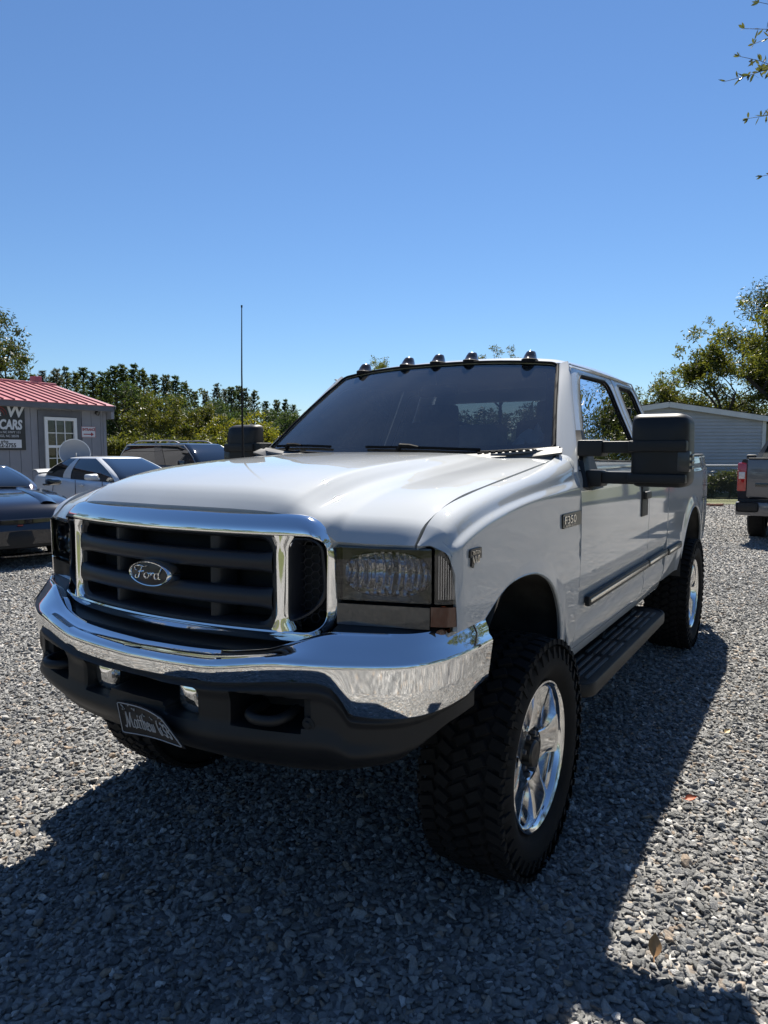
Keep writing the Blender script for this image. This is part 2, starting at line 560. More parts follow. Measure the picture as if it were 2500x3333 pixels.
fd_in = rpoly([(.72, 1.545), (1.205, 1.985), (1.80, 1.995), (1.83, 1.525)], [.03, .07, .09, .03], 24)
rd_out = rpoly([(1.912, 1.502), (1.912, 2.030), (2.46, 2.030), (2.505, 1.502)], [.005, .012, .07, .005], 24)
rd_in = rpoly([(2.03, 1.535), (2.03, 1.985), (2.385, 1.985), (2.44, 1.60)], [.03, .025, .07, .08], 24)

def pane(inner, name, par, mir, off=-.012, mat='tint'):
    m_ = MB()
    c = inner.mean(0)
    G = []
    for k in range(5):
        t = k / 4 * 1.0
        G.append([(float(xside(c[1] + (z - c[1]) * (1.03 - t * 1.03))) + off, c[0] + (y - c[0]) * (1.03 - t * 1.03), c[1] + (z - c[1]) * (1.03 - t * 1.03)) for y, z in inner])
    m_.grid(G, close_v=True)
    return m_.build(name, M[mat], par, smooth=60, mirror=mir)

def seal(inner, par, mir, r=.007):
    path = [(float(xside(z)) - .004, y, z) for y, z in inner]
    path.append(path[0])
    MB().tube(path, r, 6, caps=False).build('window_seal', M['seal'], par, smooth=60, mirror=mir)

for mir in (False, True):
    s_ = -1 if mir else 1
    d = MB().grid(door_lower(.528, 1.905, 20)).grid(ring(fd_out, fd_in), close_v=True).build('front_door', M['white'], truck, smooth=40, skirt=.014, centre=CEN, mirror=mir)
    pane(fd_in, 'window_glass', d, mir); seal(fd_in, d, mir)
    # handle
    h = MB()
    h.bbox((.9835, 1.765, 1.305), (.016, .155, .185), .006)
    h.bbox((.9985, 1.765, 1.335), (.028, .135, .045), .010)
    h.build('door_handle', M['black_plastic'], d, smooth=35, mirror=mir)
    r_ = MB().grid(door_lower(1.913, 2.505, 10)).grid(ring(rd_out, rd_in), close_v=True).build('rear_door', M['white'], truck, smooth=40, skirt=.014, centre=CEN, mirror=mir)
    pane(rd_in, 'window_glass', r_, mir); seal(rd_in, r_, mir)
    MB().bbox((float(xside(1.83)) + .004, 2.055, 1.83), (.02, .03, .05), .006).build('window_latch', M['black_plastic'], r_, smooth=40, mirror=mir)
    # side mouldings with a chrome inlay
    for (y0, y1, par) in ((.642, 1.90, d), (1.918, 2.50, r_)):
        MB().bbox((.983, (y0 + y1) / 2, .912), (.024, y1 - y0, .047), .008).build('side_moulding', M['black_plastic'], par, smooth=35, mirror=mir)
        MB().bbox((.9955, (y0 + y1) / 2, .914), (.008, y1 - y0 - .03, .017), .003).build('chrome_inlay', M['badge_chrome'], par, smooth=35, mirror=mir)
    # rocker panel below the doors
    G = [[(float(xside(z)) - .004, y, z) for z in np.linspace(.708, .655, 5)] + [(.86, y, .640)] for y in np.linspace(.345, 2.505, 8)]
    MB().grid(G).build('rocker_panel', M['white'], truck, smooth=50, mirror=mir)

# windshield
def ws_pt(u, v):
    """u -1..1 across, v 0 bottom .. 1 top"""
    a = abs(u)
    xb, yb_, zb = .835 * u, .445 + .14 * a ** 2.2, 1.565 + .030 * a ** 2
    xt, yt, zt = .672 * u, 1.02 + .085 * a ** 2.2, 2.063 - .028 * a ** 2.5
    bow = .022 * math.sin(math.pi * v) * (1 - .6 * a * a)
    return np.array((xb + (xt - xb) * v, yb_ + (yt - yb_) * v - bow * .7, zb + (zt - zb) * v + bow))
def ws_grid(u0, u1, v0, v1, nu, nv, off=0):
    return [[ws_pt(u, v) + np.array((0, -off, off)) for u in np.linspace(u0, u1, nu)] for v in np.linspace(v0, v1, nv)]
wsh = MB().grid(ws_grid(-.985, .985, .02, .985, 30, 18)).build('windshield', M['windshield'], truck, smooth=60)
# black ceramic border, a narrow ring just behind the pane
us = lambda p: [ws_pt(*q) + np.array((0, .004, -.004)) for q in p]
o_ = rpoly([(-1.0, 0), (-1.0, 1.0), (1.0, 1.0), (1.0, 0)], [.03, .06, .06, .03], 40)
i_ = rpoly([(-.945, .075), (-.93, .925), (.93, .925), (.945, .075)], [.05, .10, .10, .05], 40)
MB().grid([us(o_), us(o_ * .5 + i_ * .5), us(i_)], close_v=True).build('windshield_border', M['frit'], wsh, smooth=60)
tr = [tuple(ws_pt(*q) + np.array((0, -.004, .006))) for q in o_]; tr.append(tr[0])
MB().tube(tr, .007, 6, caps=False).build('windshield_seal', M['seal'], wsh, smooth=60)

# a-pillars: from the windshield edge round to the door frame
def pillar_grid():
    G = []
    for v in np.linspace(-.26, 1.04, 20):
        a = ws_pt(1.010, min(v, 1.0)) + np.array((0, 0, .003))
        z = 1.600 + (2.034 - 1.600) * v
        yb_ = .655 + (1.105 - .655) * v
        b = np.array((float(xside(z)), yb_, z))
        m1 = a * .75 + b * .25 + np.array((.003, -.001, .002))
        m2 = a * .45 + b * .55 + np.array((.004, -.001, .002))
        G.append(spl([a - np.array((.004, -.012, .016)), a, m1, m2, b, b + np.array((-.004, .02, 0))], 14))
    return G
for mir in (False, True):
    MB().grid(pillar_grid()).build('a_pillar', M['white'], truck, smooth=45, mirror=mir)

# roof
def roof_grid():
    G = []
    xsn = np.concatenate([np.linspace(-.735, -.60, 9, endpoint=False), np.linspace(-.60, .60, 16), np.linspace(.60, .735, 10)[1:]])
    dx = lambda x: float(pch([0, .3, .5, .60, .66, .70, .735], [0, .004, .014, .024, .036, .052, .082], abs(x)))
    for v in np.concatenate([np.linspace(0, .12, 8, endpoint=False), np.linspace(.12, .9, 12, endpoint=False), np.linspace(.9, 1, 6)]):
        row = []
        for x in xsn:
            u = x / .672
            p = ws_pt(max(min(u, 1.09), -1.09), 1.0)
            y0, z0 = p[1] + .004, p[2] + .008
            y = y0 + (2.47 - y0) * v
            crown = 2.098 + .022 * math.sin(math.pi * min(v, 1) * .9) - dx(x)
            k = float(sstep(min(v / .10, 1)))
            z = z0 * (1 - k) + crown * k if abs(x) < .69 else min(crown, z0 * (1 - k) + crown * k + .0)
            if v > .93: z -= .03 * ((v - .93) / .07) ** 2
            row.append((x, y, z))
        G.append(row)
    return G
roof = MB().grid(roof_grid()).build('roof', M['white'], truck, smooth=50, skirt=.02, centre=(0, 1.7, 1.5))
hl = [[(x, y, 2.045 - .03 * abs(x / .68) ** 3) for x in np.linspace(-.68, .68, 9)] for y in np.linspace(1.12, 2.44, 5)]
MB().grid(hl).build('headliner', M['headliner'], truck, smooth=60)
# drip rail seam along the roof edge
for mir in (False, True):
    MB().tube([(.738, 1.09, 2.030), (.738, 1.5, 2.036), (.738, 2.0, 2.036), (.738, 2.43, 2.032), (.80, 2.49, 1.87), (.95, 2.512, 1.51)], .005, 6).build('drip_rail', M['white'], truck, smooth=60, mirror=mir)

# cab back panel with rear window
bo = rpoly([(-.955, 1.0), (-.93, 1.52), (-.715, 2.05), (.715, 2.05), (.93, 1.52), (.955, 1.0)], [.02, .03, .07, .07, .03, .02], 16)
bi = rpoly([(-.74, 1.50), (-.74, 1.56), (-.60, 1.95), (.60, 1.95), (.74, 1.56), (.74, 1.50)], [.02, .02, .05, .05, .02, .02], 16)
yb2 = lambda z: 2.518 - .10 * max(0, (z - 1.5) / .55)
bk = MB().grid([[(a, yb2(b), b) for a, b in bo], [(a, yb2(b), b) for a, b in (bo + bi) / 2], [(a, yb2(b), b) for a, b in bi]], close_v=True).build('cab_back_panel', M['white'], truck, smooth=40)
MB().grid([[(a, yb2(b) - .006, b) for a, b in bi], [(0 + a * .01, yb2(1.7) - .006, 1.7 + (b - 1.7) * .01) for a, b in bi]], close_v=True).build('rear_window', M['tint'], bk, smooth=60)

# ---- bed ------------------------------------------------------------------
def bx_(y, z):
    tail = .055 * float(sstep((y - 4.0) / .75))
    shoulder = .006 * float(sstep((z - 1.425) / .02))
    zz = min(z, 1.46)
    return float(xside(zz)) - .016 * float(sstep((z - 1.46) / .09)) - tail - shoulder + float(flare(y, z, 3.58, .70, .465, .016, .10))
th = np.linspace(R(183), R(-3), 50)
arch_r = np.array([(3.58 + .475 * math.cos(t), .70 + .455 * math.sin(t)) for t in th])
def bz_lo(y):
    if arch_r[0, 0] <= y <= arch_r[-1, 0]: return float(np.interp(y, arch_r[:, 0], arch_r[:, 1]))
    return .705 if y < 3.5 else .735
ys = list(np.linspace(2.535, 3.098, 10)) + [float(a) for a in arch_r[:, 0]] + list(np.linspace(4.062, 4.76, 14))
BG = []
for y in ys:
    zl = bz_lo(y)
    BG.append([(bx_(y, 1.548) - .035, y, 1.550), (bx_(y, 1.548) - .008, y, 1.549)] + [(bx_(y, z), y, z) for z in np.concatenate([np.linspace(1.540, 1.40, 12, endpoint=False), np.linspace(1.40, zl, 24)])])
for k in range(1, 6):
    a = k / 5 * math.pi / 2
    BG.append([(p[0] - .05 * (1 - math.cos(a)), 4.76 + .05 * math.sin(a), p[2]) for p in BG[-k]] if False else [(p[0] - .05 * (1 - math.cos(a)), 4.76 + .05 * math.sin(a), p[2]) for p in BG[len(ys) - 1]])
for mir in (False, True):
    b = MB().grid(BG).build('bed_side', M['white'], truck, smooth=45, skirt=.016, centre=(0, 3.6, 1.0), mirror=mir)
    path = [(bx_(a, c) - .006, float(a), float(c)) for a, c in arch_r]
    MB().tube(path, .008, 6).build('arch_lip', M['white'], b, smooth=60, mirror=mir)
    MB().bbox((.983, 2.80, .905), (.024, .50, .047), .008).build('side_moulding', M['black_plastic'], b, smooth=35, mirror=mir)
    MB().bbox((.9955, 2.80, .907), (.008, .46, .017), .003).build('chrome_inlay', M['badge_chrome'], b, smooth=35, mirror=mir)
    MB().grid([[(bx_(y, 1.54) - .005 - d_, y, 1.552 + h_) for d_, h_ in ((0, -.004), (0, .008), (.01, .012), (.05, .012), (.055, -.004))] for y in np.linspace(2.55, 4.74, 20)]).build('bed_rail_cap', M['black_plastic'], b, smooth=35, mirror=mir)
    text_obj('off_road_decal', '4x4', .115, M['decal'], frame((.974 if not mir else -.974, 4.02 if not mir else 4.27, 1.285), (0, 1 if not mir else -1, 0), (-.03 if not mir else .03, 0, 1)), b, ext=.0016, shear=.3, bold=.004, sx=.85)
    # inner wall
    G = [[(.86, y, 1.54), (.86, y, .95)] for y in (2.55, 4.78)]
    MB().grid(G).build('bed_inner_wall', M['white'], b, mirror=mir)
tg = MB().bbox((0, 4.80, 1.24), (1.78, .05, .60), .012).build('tailgate', M['white'], truck, smooth=35)
MB().bbox((0, 2.56, 1.24), (1.80, .04, .60), .008).bbox((0, 3.68, .96), (1.74, 2.24, .03), .005).build('bed_floor', M['white'], truck, smooth=35)
MB().bbox((0, 4.93, .84), (1.7, .18, .16), .02).build('rear_bumper', M['chrome'], truck, smooth=35)

# ---- underbody ------------------------------------------------------------
u = MB()
for sx in (-1, 1):
    u.box((sx * .45, 2.0, .76), (.09, 5.4, .17))
u.box((0, -.17, 1.10), (1.10, 1.16, .60)).box((0, 1.5, .74), (1.78, 1.95, .05)).box((0, 3.6, .83), (.5, 2.3, .1))  # black boxes added inside the body to block light through the panel gaps
u.box((0, .455, 1.12), (1.74, .05, .80))
u.box((0, -.62, 1.2), (1.30, .36, .20)).box((0, -.55, .97), (1.84, .40, .12))
u.tube([(-.85, 0, .445), (.85, 0, .445)], .05, 10).tube([(-.85, 3.602, .445), (.85, 3.602, .445)], .055, 10)
for y in (0, 3.602):
    u.lathe([(-.16, .02), (-.12, .12), (0, .17), (.12, .12), (.16, .02)], 14, 'X', (.15 if y else .3, y, .445))
    for sx in (-1, 1):
        u.tube([(sx * .55, y + .1, .5), (sx * .6, y + .18, 1.1)], .035, 8)
        u.tube([(sx * .45, y - .6, .72), (sx * .48, y, .56), (sx * .45, y + .6, .72)], .035, 6)
u.build('underbody', M['dark'], truck)
for mir in (False, True):
    liner(-.08, .70, .475, .42, .972, 'wheel_liner', truck, mir, -14, 150)
    liner(3.58, .70, .50, .55, .984, 'wheel_liner', truck, mir, -5, 185)

# ---- wheels ---------------------------------------------------------------
def wheel_meshes():
    tyre = MB()
    W = .155
    prof = [(-W + .035, .285), (-W + .008, .31), (-W - .004, .345), (-W + .002, .385), (-W + .022, .418), (-W + .045, .431), (-.05, .434), (.05, .434), (W - .045, .431), (W - .022, .418), (W - .002, .385), (W + .004, .345), (W - .008, .31), (W - .030, .290), (W - .036, .280), (W - .06, .272)]
    tyre.lathe(prof, 64, 'X')
    tread = MB()
    npitch = 52
    rnd = random.Random(4)
    for i in range(npitch):
        a = 2 * math.pi * i / npitch
        for (xc, da, wx, wa, dr, rzz) in ((-.122, .0, .064, .040, .012, .30), (.122, .5, .064, .040, .012, -.30), (-.060, .30, .056, .037, .012, -.55), (.060, .80, .056, .037, .012, .55), (0, .55, .060, .034, .012, .55), (-.150, .5, .018, .026, -.026, 0), (.150, .0, .018, .026, -.026, 0)):
            aa = a + da * 2 * math.pi / npitch
            rr = .439 + dr * .25 - (.010 if abs(xc) > .1 and dr > 0 else 0)
            c = (xc, rr * math.cos(aa), rr * math.sin(aa))
            m3 = Matrix.Rotation(aa - math.pi / 2, 3, 'X') @ Matrix.Rotation(rzz, 3, 'Z')
            vs = []
            for z in (-1, 1):
                k = 1 if z < 0 else .86
                for x, y in ((-1, -1), (1, -1), (1, 1), (-1, 1)):
                    p = m3 @ Vector((x * wx / 2 * k, y * wa / 2 * k, z * .010))
                    vs.append((c[0] + p.x, c[1] + p.y, c[2] + p.z))
            tread.add(vs, [(4, 5, 6, 7), (0, 1, 5, 4), (1, 2, 6, 5), (2, 3, 7, 6), (3, 0, 4, 7)])
    # raised ribs on the sidewall
    for i in range(40):
        a = 2 * math.pi * i / 40
        rr = .392
        for sx in (1,):
            c = Vector((W + .0015, rr * math.cos(a), rr * math.sin(a)))
            m3 = Matrix.Rotation(a - math.pi / 2, 3, 'X')
            vs = []
            for x in (-.004, .004):
                for y, z in ((-.010, -.022), (.010, -.022), (.010, .022), (-.010, .022)):
                    p = m3 @ Vector((x - (.006 if z > 0 else 0), y, z)) + c
                    vs.append(p[:])
            tread.add(vs, [(4, 5, 6, 7), (0, 1, 5, 4), (1, 2, 6, 5), (2, 3, 7, 6), (3, 0, 4, 7)])
    rim = MB()
    rim.lathe([(.118, .276), (.128, .283), (.134, .281), (.135, .275), (.131, .269), (.128, .264), (.120, .259), (.105, .256), (.03, .245), (-.05, .232), (-.13, .232)], 72, 'X')
    # hub bowl
    rim.lathe([(.088, .118), (.092, .110), (.080, .098), (.062, .092), (.058, .060), (.070, .056), (.072, .02)], 40, 'X')
    spoke = []
    for k in range(5):
        spoke.append(MB())
        a0 = 2 * math.pi * k / 5
        def P3(r, t, x): return (x, r * math.cos(a0 + t), r * math.sin(a0 + t))
        # face outline: wide at the rim, waisted, flaring at the hub
        prof = [(.100, .62), (.118, .50), (.138, .40), (.165, .345), (.20, .325), (.235, .318), (.262, .315)]
        rows = []
        for r_, h in prof:
            xf = .094 + .018 * ((r_ - .1) / .16)
            if r_ > .25: xf = .113
            row = [P3(r_ - .004, -h - .05, -.02), P3(r_, -h - .025, xf - .030), P3(r_, -h, xf - .003), P3(r_, -h * .93, xf)]
            row += [P3(r_, h * q, xf + .002 * (1 - q * q)) for q in (-.6, -.2, .2, .6)]
            row += [P3(r_, h * .93, xf), P3(r_, h, xf - .003), P3(r_, h + .025, xf - .030), P3(r_ - .004, h + .05, -.02)]
            rows.append(row)
        spoke[-1].grid(rows)
    cap = MB().lathe([(.068, .054), (.105, .052), (.112, .046), (.113, .030), (.110, .0005)], 32, 'X')
    nuts = []
    for k in range(8):
        a = 2 * math.pi * (k + .5) / 8
        nuts.append(MB().lathe([(.06, .013), (.094, .013), (.100, .009), (.101, .0005)], 6, 'X', (0, .077 * math.cos(a), .077 * math.sin(a))))
    disc = MB().lathe([(.0, .17), (.01, .17), (.012, .05), (.03, .045)], 32, 'X').lathe([(-.10, .232), (-.10, .05)], 32, 'X')
    return tyre, tread, rim, spoke, cap, nuts, disc
tyre, tread, rim, spoke, cap, nuts, disc = wheel_meshes()
def make_wheel(x, y, rot, mir, rz=0):
    w = thing('wheel', '', None, (x, y, .440), 0)
    del w['label']
    w.parent = truck
    w.rotation_euler = (rot, 0, rz + (math.pi if mir else 0))
    t = tyre.build('tyre', M['rubber'], w, smooth=40)
    tread.build('tread', M['rubber'], w)
    r_ = rim.build('rim', M['polished'], w, smooth=35)
    for q in spoke: q.build('spoke', M['polished'], w, smooth=32)
    cap.build('centre_cap', M['badge_black'], w, smooth=35)
    for q in nuts: q.build('lug_nut', M['lamp_body'], w, smooth=35)
    disc.build('brake_disc', M['dark'], w, smooth=40)
    return w
w0 = make_wheel(.872, 0, R(0), False)
for x, y, rot, rz in ((.868, 3.602, 31, 0), (-.872, 0, 50, math.pi), (-.868, 3.602, 11, math.pi)):
    c = w0.copy(); COL.objects.link(c); c.location = (x, y, .440); c.rotation_euler = (R(rot), 0, rz)
    for ch in list(w0.children):
        k = ch.copy(); COL.objects.link(k); k.parent = c

# ---- front bumper ---------------------------------------------------------
PL = spl([(0, -1.06), (.2, -1.055), (.4, -1.034), (.6, -.985), (.70, -.943), (.78, -.898), (.86, -.846), (.925, -.790), (.968, -.725), (.995, -.65), (1.008, -.57), (1.012, -.49)], 80)
BS = np.concatenate([[0], np.cumsum(np.linalg.norm(np.diff(PL, axis=0), axis=1))])
BN = np.gradient(PL, axis=0); BN /= np.linalg.norm(BN, axis=1)[:, None]
BN = np.stack([-BN[:, 1] * -1, BN[:, 0] * -1], 1)     # outward normal (x, y)
BN = np.where((BN[:, 1:2] * 1 > .2), -BN, BN)
def yb(x): return float(np.interp(abs(x), PL[:, 0], PL[:, 1]))
def bumper_grid():
    G = []
    for (x, y), n in zip(PL, BN):
        zt = float(pch([0, .3, .5, .62, .72, .90, .97, 1.012], [.975, .984, 1.006, 1.043, 1.066, 1.064, 1.068, 1.076], x))
        zc = float(pch([0, .3, .6, .86, .97, 1.012], [.942, .950, .985, .983, .992, 1.004], x))
        zb = float(pch([0, .3, .6, .66, .705, .735, .76, .88, .945, 1.0, 1.012], [.882, .889, .920, .922, .911, .876, .832, .820, .828, .850, .868], x))
        dep = float(pch([0, .5, .72, .90, .98, 1.012], [.062, .065, .075, .058, .046, .034], x))
        pts = [(-dep - .05, zt - .03), (-dep - .012, zt - .004), (-dep, zt - .003), (-dep * .85, zt - .012), (-dep * .5, zc + (zt - zc) * .48), (-.014, zc + .016), (-.004, zc + .005), (0, zc - .004), (-.001, zc - .012), (-.008, zc + (zb - zc) * .5), (-.016, zb + .008), (-.020, zb + .002), (-.028, zb), (-.06, zb + .004)]
        G.append([(x + n[0] * o, y + n[1] * o, z) for o, z in pts])
    G = np.array(G)
    return np.concatenate([G[:0:-1] * np.array([-1, 1, 1]), G])
bump = MB().grid(bumper_grid()).build('front_bumper', M['chrome'], truck, smooth=48)
# black filler between grille and bumper
G = []
for x in np.linspace(-.93, .93, 40):
    yy = yb(x)
    a = abs(x)
    y2 = -.93 + .22 * x * x
    G.append([(x, y2 + .05, 1.075 if a > .64 else 1.02), (x, y2 + .02, 1.06 if a > .64 else 1.0), (x, yy + .085, .985), (x, yy + .10, .93)])
MB().grid(G).build('stone_deflector', M['black_plastic'], bump, smooth=40)

# lower valance with openings: a moulded sheet whose pockets sink inwards
def rect(x, z, x0, x1, z0, z1, w=.012, r=.0):
    return float(sstep((x - x0) / w) * sstep((x1 - x) / w) * sstep((z - z0) / w) * sstep((z1 - z) / w))
def val_depth(x, z, s):
    a = abs(x)
    d = 0.0
    d = max(d, .15 * rect(a, z, -.4, .275, .798 - .034 * float(sstep((a - .13) / .02)), .868))   # centre slot with the lamp cut-outs
    zr0 = .775 if a < .62 else .790
    d = max(d, .17 * rect(a, z, .40, .655, zr0, .878))                     # tow hook pocket
    return d
def valance_grid():
    G = []
    idx = np.linspace(0, BS[-1] * .965, 130)
    for s in idx:
        x = float(np.interp(s, BS, PL[:, 0])); y = float(np.interp(s, BS, PL[:, 1]))
        n = (float(np.interp(s, BS, BN[:, 0])), float(np.interp(s, BS, BN[:, 1])))
        zb = float(pch([0, .3, .6, .66, .705, .735, .76, .88, .945, 1.0, 1.012], [.882, .889, .920, .922, .911, .876, .832, .820, .828, .850, .868], x))
        zl = float(pch([0, .3, .6, .85, .92, .96, .99, 1.01], [.642, .640, .640, .652, .675, .715, .75, .76], x))
        row = []
        zz = np.concatenate([[zb + .012], np.linspace(zb + .002, .760, 34), np.linspace(.755, zl, 14)])
        zz = np.sort(np.minimum(zz, zb + .012))[::-1]
        for z in zz:
            t = (zb - z) / max(zb - zl, .01)
            e_ = float(sstep((.92 - x) / .2))
            o = -.030 + .016 * e_ * float(sstep(t * 12)) - .010 * float(sstep((t - .05) * 6)) + .014 * e_ * float(sstep((t - .40) * 4)) - .075 * float(sstep((t - .60) / .40)) ** 1.3
            o -= val_depth(x, z, s)
            row.append((x + n[0] * o, y + n[1] * o, z))
        row.append((row[-1][0] - n[0] * .10, row[-1][1] - n[1] * .10, zl + .01))
        G.append(row)
    G = np.array(G)
    return np.concatenate([G[:0:-1] * np.array([-1, 1, 1]), G])
val = MB().grid(valance_grid()).build('lower_valance', M['black_plastic'], truck, smooth=42)

for sx in (-1, 1):
    xc = .21 * sx
    fl = MB()
    o1 = rpoly([(-.056, -.048), (-.056, .050), (.056, .050), (.056, -.048)], [.048, .015, .015, .048], 10)
    rows = []
    for k, (sc, yy) in enumerate(((1.12, .07), (1.0, .004), (.95, -.006), (.7, -.012), (.35, -.015), (.01, -.016))):
        rows.append([(xc + a * sc, -.985 + yy, .815 + b * sc) for a, b in o1])
    fg = MB().grid(rows, close_v=True).build('fog_light', M['clear_lens'], truck, smooth=45)
    rows = [[(xc + a * s, -.975 + yy, .815 + b * s) for a, b in o1] for s, yy in ((.93, .0), (.75, .035), (.3, .055), (.01, .056))]
    MB().grid(rows, close_v=True).build('reflector', M['reflector'], fg, smooth=60)
    MB().lathe([(0, .012), (-.02, .010), (-.026, .0005)], 12, 'Y', (xc, -.935, .815)).build('bulb', M['clear_lens'], fg, smooth=40)
    # tow hook
    pth = [(sx * .44, -.90, .815), (sx * .45, -.985, .812), (sx * .50, -1.012, .812), (sx * .55, -.995, .812), (sx * .565, -.95, .815), (sx * .56, -.90, .82)]
    MB().tube(spl(pth, 18), .016, 8).build('tow_hook', M['black_plastic'], truck, smooth=60)
    MB().lathe([(0, .022), (-.012, .022), (-.014, .012), (-.02, .011), (-.021, .0005)], 14, 'Y', (sx * .635, -.93, .80)).bbox((sx * .635, -.915, .83), (.05, .03, .10), .006).build('hook_bracket', M['dark'], truck, smooth=40)

# licence plate on the valance
pT = [(-.076, -1.055, .772), (.176, -1.075, .781), (.253, -1.052, .683), (-.066, -1.042, .657)]
def plate_pt(u, v, off=0.0):
    a = np.array(pT[0]) * (1 - u) + np.array(pT[1]) * u
    b = np.array(pT[3]) * (1 - u) + np.array(pT[2]) * u
    p = a * (1 - v) + b * v
    p[1] += .010 * math.sin(u * math.pi * 1.3) - off
    p[2] -= .003 * max(0, u - .72) * (1 - v) * 8
    return p
pl = MB().grid([[plate_pt(u, v) for u in np.linspace(0, 1, 14)] for v in np.linspace(0, 1, 5)]).build('licence_plate', M['plate_black'], truck, smooth=40, skirt=.003, centre=(0, 0, .7))
pb = rpoly([(.02, .05), (.98, .05), (.98, .95), (.02, .95)], .05, 12)
pp = [plate_pt(a, b, .002) for a, b in pb]; pp.append(pp[0])
MB().tube(pp, .0016, 4, caps=False).build('plate_border', M['plate_grey'], pl)
# script lettering drawn as strokes in plate units (u right, v up)
def strokes(letters):
    out = []
    for x0, w, ss in letters:
        for s in ss: out.append([(x0 + a * w, b) for a, b in s])
    return out
TT = [[(.1, .62), (.9, .62)], [(.55, .95), (.4, .1), (.75, .05)]]
MATT = strokes([
 (0, 1.5, [[(-.1, .1), (.08, .0), (.2, 1.05)], [(.2, 1.05), (.42, .02)], [(.42, .02), (.78, 1.05)], [(.78, 1.05), (.82, .1), (1.0, .05)]]),
 (1.55, .8, [[(.85, .5), (.45, .62), (.1, .3), (.3, .0), (.7, .2), (.85, .55)], [(.85, .6), (.75, .1), (1.05, .1)]]),
 (2.35, .6, TT), (2.9, .6, TT),
 (3.45, .8, [[(.3, 1.05), (.15, .0)], [(.18, .35), (.5, .62), (.7, .5), (.6, .1), (.95, .05)]]),
 (4.25, .7, [[(.1, .28), (.7, .42), (.6, .62), (.2, .5), (.12, .15), (.4, 0), (.9, .15)]]),
 (4.95, 1.1, [[(.05, .6), (.12, .1), (.35, .05), (.5, .58)], [(.5, .58), (.55, .08), (.8, .1), (.95, .62)]]),
 (6.9, .9, [[(.8, 1.05), (.35, .75), (.12, .3), (.35, .0), (.7, .15), (.65, .45), (.2, .4)]]),
 (7.75, .3, [[(.4, .62), (.45, .55)], [(.35, .15), (.4, .08)]]),
 (8.2, .8, [[(.15, .9), (.5, 1.05), (.8, .8), (.35, .55), (.75, .35), (.5, .0), (.05, .15)]]),
 (9.1, .8, [[(.15, .9), (.5, 1.05), (.8, .8), (.35, .55), (.75, .35), (.5, .0), (.05, .15)]]),
])
m_ = MB()
for s in MATT:
    q = spl(s, max(6, 4 * len(s))) if len(s) > 2 else np.array(s)
    m_.tube([plate_pt(.10 + .083 * (a + .12 * b), .76 - .44 * b, .0022) for a, b in q], .0019, 4)
m_.build('plate_lettering', M['plate_grey'], pl)
m_ = MB()
rnd = random.Random(8)
for (a, b) in ((.08, .10), (.10, .14), (.09, .22), (.12, .23), (.20, .10), (.26, .16), (.29, .18), (.31, .15), (.45, .25), (.46, .3), (.6, .27), (.62, .3), (.7, .4), (.93, .45), (.9, .5), (.86, .12), (.9, .2)):
    p = plate_pt(a, b, .002)
    t = rnd.uniform(-.8, .8); l = rnd.uniform(.003, .009)
    m_.tube([p, p + np.array((l * math.cos(t), -.0005, l * math.sin(t)))], .0016, 4)
m_.build('chipped_mark', M['chip_white'], pl)['kind'] = 'stuff'

# ---- grille ---------------------------------------------------------------
def yg(x): return -.955 + .26 * x * x
def gpt(x, z, off=0.0):
    """on the bowed grille face; off = depth inwards"""
    wrap = max(0, abs(x) - .60)
    return (x, yg(x) + off + wrap * .9 + (z - 1.2) * .02, z)
def closed(rows, pts2, fn):
    return [[fn(a, b, k) for a, b in p] for p, k in zip(rows, pts2)]
GO = rpoly([(-.643, 1.012), (-.643, 1.398), (.643, 1.398), (.643, 1.012)], [.12, .15, .15, .12], 48)
def arch_top(P):     # the top edge crowns a little in the middle
    Q = P.copy()
    k = sstep((Q[:, 1] - 1.30) / .08)
    Q[:, 1] += k * (.005 * (1 - (Q[:, 0] / .64) ** 2))
    return Q
GO = arch_top(GO)
GI = arch_top(rpoly([(-.625, 1.050), (-.625, 1.332), (.625, 1.332), (.625, 1.050)], [.055, .045, .045, .055], 48))
mid1, mid2 = GO * .82 + GI * .18, GO * .2 + GI * .8
gr = MB()
def gso(a, b, off):
    k = .22 + .78 * float(sstep((b - 1.08) / .22))
    return gpt(a, b, off * k if off > 0 else off)
gr.grid([[gpt(a, b, .10) for a, b in GO], [gso(a, b, .044) for a, b in GO], [gso(a, b, .030) for a, b in GO * .95 + GI * .05], [gso(a, b, .018) for a, b in mid1], [gso(a, b, .004) for a, b in GO * .5 + GI * .5], [gso(a, b, -.006) for a, b in mid2], [gso(a, b, -.004) for a, b in GO * .06 + GI * .94], [gpt(a, b, .010) for a, b in GI], [gpt(a, b, .05) for a, b in GI]], close_v=True)
grille = gr.build('grille_surround', M['chrome'], truck, smooth=50)
# black sheet that paints in the gap's shade between chrome edge and hood lip
G = []
for x in np.linspace(-.63, .63, 40):
    zt_ = float(np.interp(abs(x), [0, .48, .56, .61, .63], [1.404, 1.399, 1.376, 1.335, 1.29]))
    G.append([(x, yg(x) + .052, zt_ - .012), (x, yg(x) + .055, zt_ + .002), (x, yg(x) + .16, zt_ + .012)])
MB().grid(G).build('hood_gap_shade', M['dark'], grille, smooth=50)
for sx in (-1, 1):
    G = []
    for z in np.linspace(1.045, 1.336, 24):
        e = .018 * (sstep((1.09 - z) / .05) + sstep((z - 1.29) / .05))
        G.append([gpt(sx * (.472 - e), z, .05), gpt(sx * (.474 - e), z, .008), gpt(sx * (.482 - e * .7), z, -.002), gpt(sx * .497, z, -.006), gpt(sx * (.510 + e * .7), z, -.002), gpt(sx * (.518 + e), z, .008), gpt(sx * (.520 + e), z, .05)])
    MB().grid(G).build('chrome_bar', M['chrome'], grille, smooth=50)
